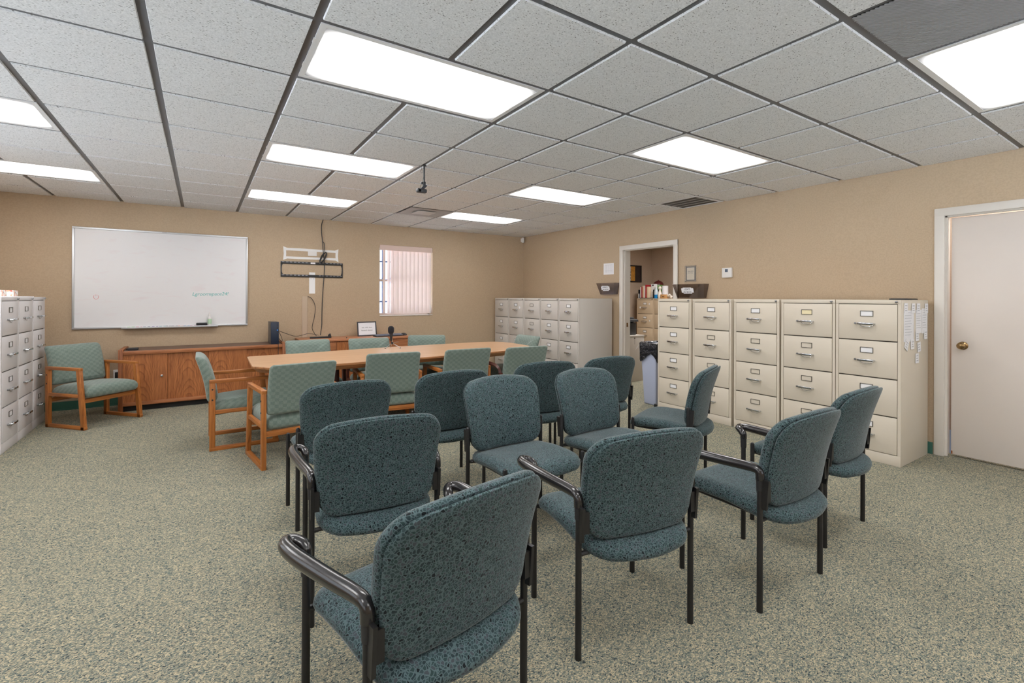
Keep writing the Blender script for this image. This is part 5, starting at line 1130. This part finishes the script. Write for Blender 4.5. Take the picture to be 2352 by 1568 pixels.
# unseen office and hall ceiling panels; the office one is added to brighten it
def panel(name, x, y, hx, hy, z, s, label):
    r = tag(empty(name, (x, y, z)), label, 'ceiling light'); m, nt, bs = nmat('panel_' + name); nt.nodes.remove(bs); em = N(nt, 'ShaderNodeEmission'); em.inputs['Strength'].default_value = s; em.inputs['Color'].default_value = (1, 0.97, 0.94, 1); L(nt, em.outputs[0], nt.nodes['Material Output'].inputs['Surface'])
    b = MB(); b.box(-hx, hx, -hy, hy, -0.012, 0.0); b.build('door_frame', 'frame_white', r); b = MB(); b._add([(-hx + 0.02, -hy + 0.02, -0.0125), (hx - 0.02, -hy + 0.02, -0.0125), (hx - 0.02, hy - 0.02, -0.0125), (-hx + 0.02, hy - 0.02, -0.0125)], [(0, 3, 2, 1)]); b.build('lens', m, r, smooth=0)
panel('ceiling_light', 6.9, 5.2, 0.6, 0.3, CZ - 0.021, 26.0, 'unseen added ceiling light inside the office beyond the doorway')
panel('ceiling_light', X1 + 0.6, 0.9, 0.3, 0.6, CZ - 0.021, 9.0, 'fluorescent ceiling light in the hall behind the white door')

def portal(x, y, z, sx, sy, rot):
    l = bpy.data.lights.new('daylight_portal', 'AREA'); l.shape = 'RECTANGLE'; l.size = sx; l.size_y = sy; l.cycles.is_portal = True; o = bpy.data.objects.new('daylight_portal', l); COL.objects.link(o); o.location = (x, y, z); o.rotation_euler = rot
for ya, yb in LW: portal(XL - 0.16, (ya + yb) / 2, (SZ0 + SZ1) / 2, SZ1 - SZ0, yb - ya, (0, -PI / 2, 0))
for xa, xb in FW: portal((xa + xb) / 2, YF - 0.16, (SZ0 + SZ1) / 2, xb - xa, SZ1 - SZ0, (PI / 2, 0, 0))
portal((WX0 + WX1) / 2, YB + 0.31, (WZ0 + WZ1) / 2, WX1 - WX0, WZ1 - WZ0, (-PI / 2, 0, 0))
sl = bpy.data.lights.new('sun', 'SUN'); sl.energy = SUN; sl.angle = 0.01; so = bpy.data.objects.new('sun', sl); COL.objects.link(so)
so.rotation_euler = Vector((-0.48, 0.06, -0.88)).to_track_quat('-Z', 'Y').to_euler()
# ------------------------------------------------------------------ world, camera
wd = bpy.data.worlds.new('World'); SC.world = wd; wd.use_nodes = True; nt = wd.node_tree
bg = nt.nodes['Background']; bg.inputs['Color'].default_value = (0.95, 0.96, 1.0, 1); bg.inputs['Strength'].default_value = WORLD
F, CXp, CYp, YAW, ROLL = 1085.5, 1176.0, 683.0, 0.5812, 0.0033
c, s = math.cos(YAW), math.sin(YAW); cr, sr = math.cos(ROLL), math.sin(ROLL)
fwd = Vector((s, c, 0)); R0 = Vector((c, -s, 0)); U0 = Vector((0, 0, 1)); Rt = cr * R0 + sr * U0; Up = -sr * R0 + cr * U0
cam = bpy.data.cameras.new('Camera'); co = bpy.data.objects.new('Camera', cam); COL.objects.link(co)
cam.sensor_fit = 'HORIZONTAL'; cam.sensor_width = 36.0; cam.lens = F / 2352 * 36.0; cam.shift_y = -(784 - CYp) / 2352; cam.shift_x = 0; cam.clip_start = 0.02
mw = Matrix((Rt, Up, -fwd)).transposed().to_4x4(); mw.translation = Vector((0, 0, H)); co.matrix_world = mw
SC.camera = co
SC.view_settings.view_transform = 'Standard'; SC.view_settings.look = 'None'; SC.view_settings.gamma = 1.0; SC.view_settings.exposure = 0.45; SC.view_settings.use_curve_mapping = False
SC.cycles.use_denoising = True; SC.cycles.max_bounces = 10; SC.cycles.diffuse_bounces = 6; SC.cycles.transparent_max_bounces = 12; SC.cycles.sample_clamp_indirect = 6.0
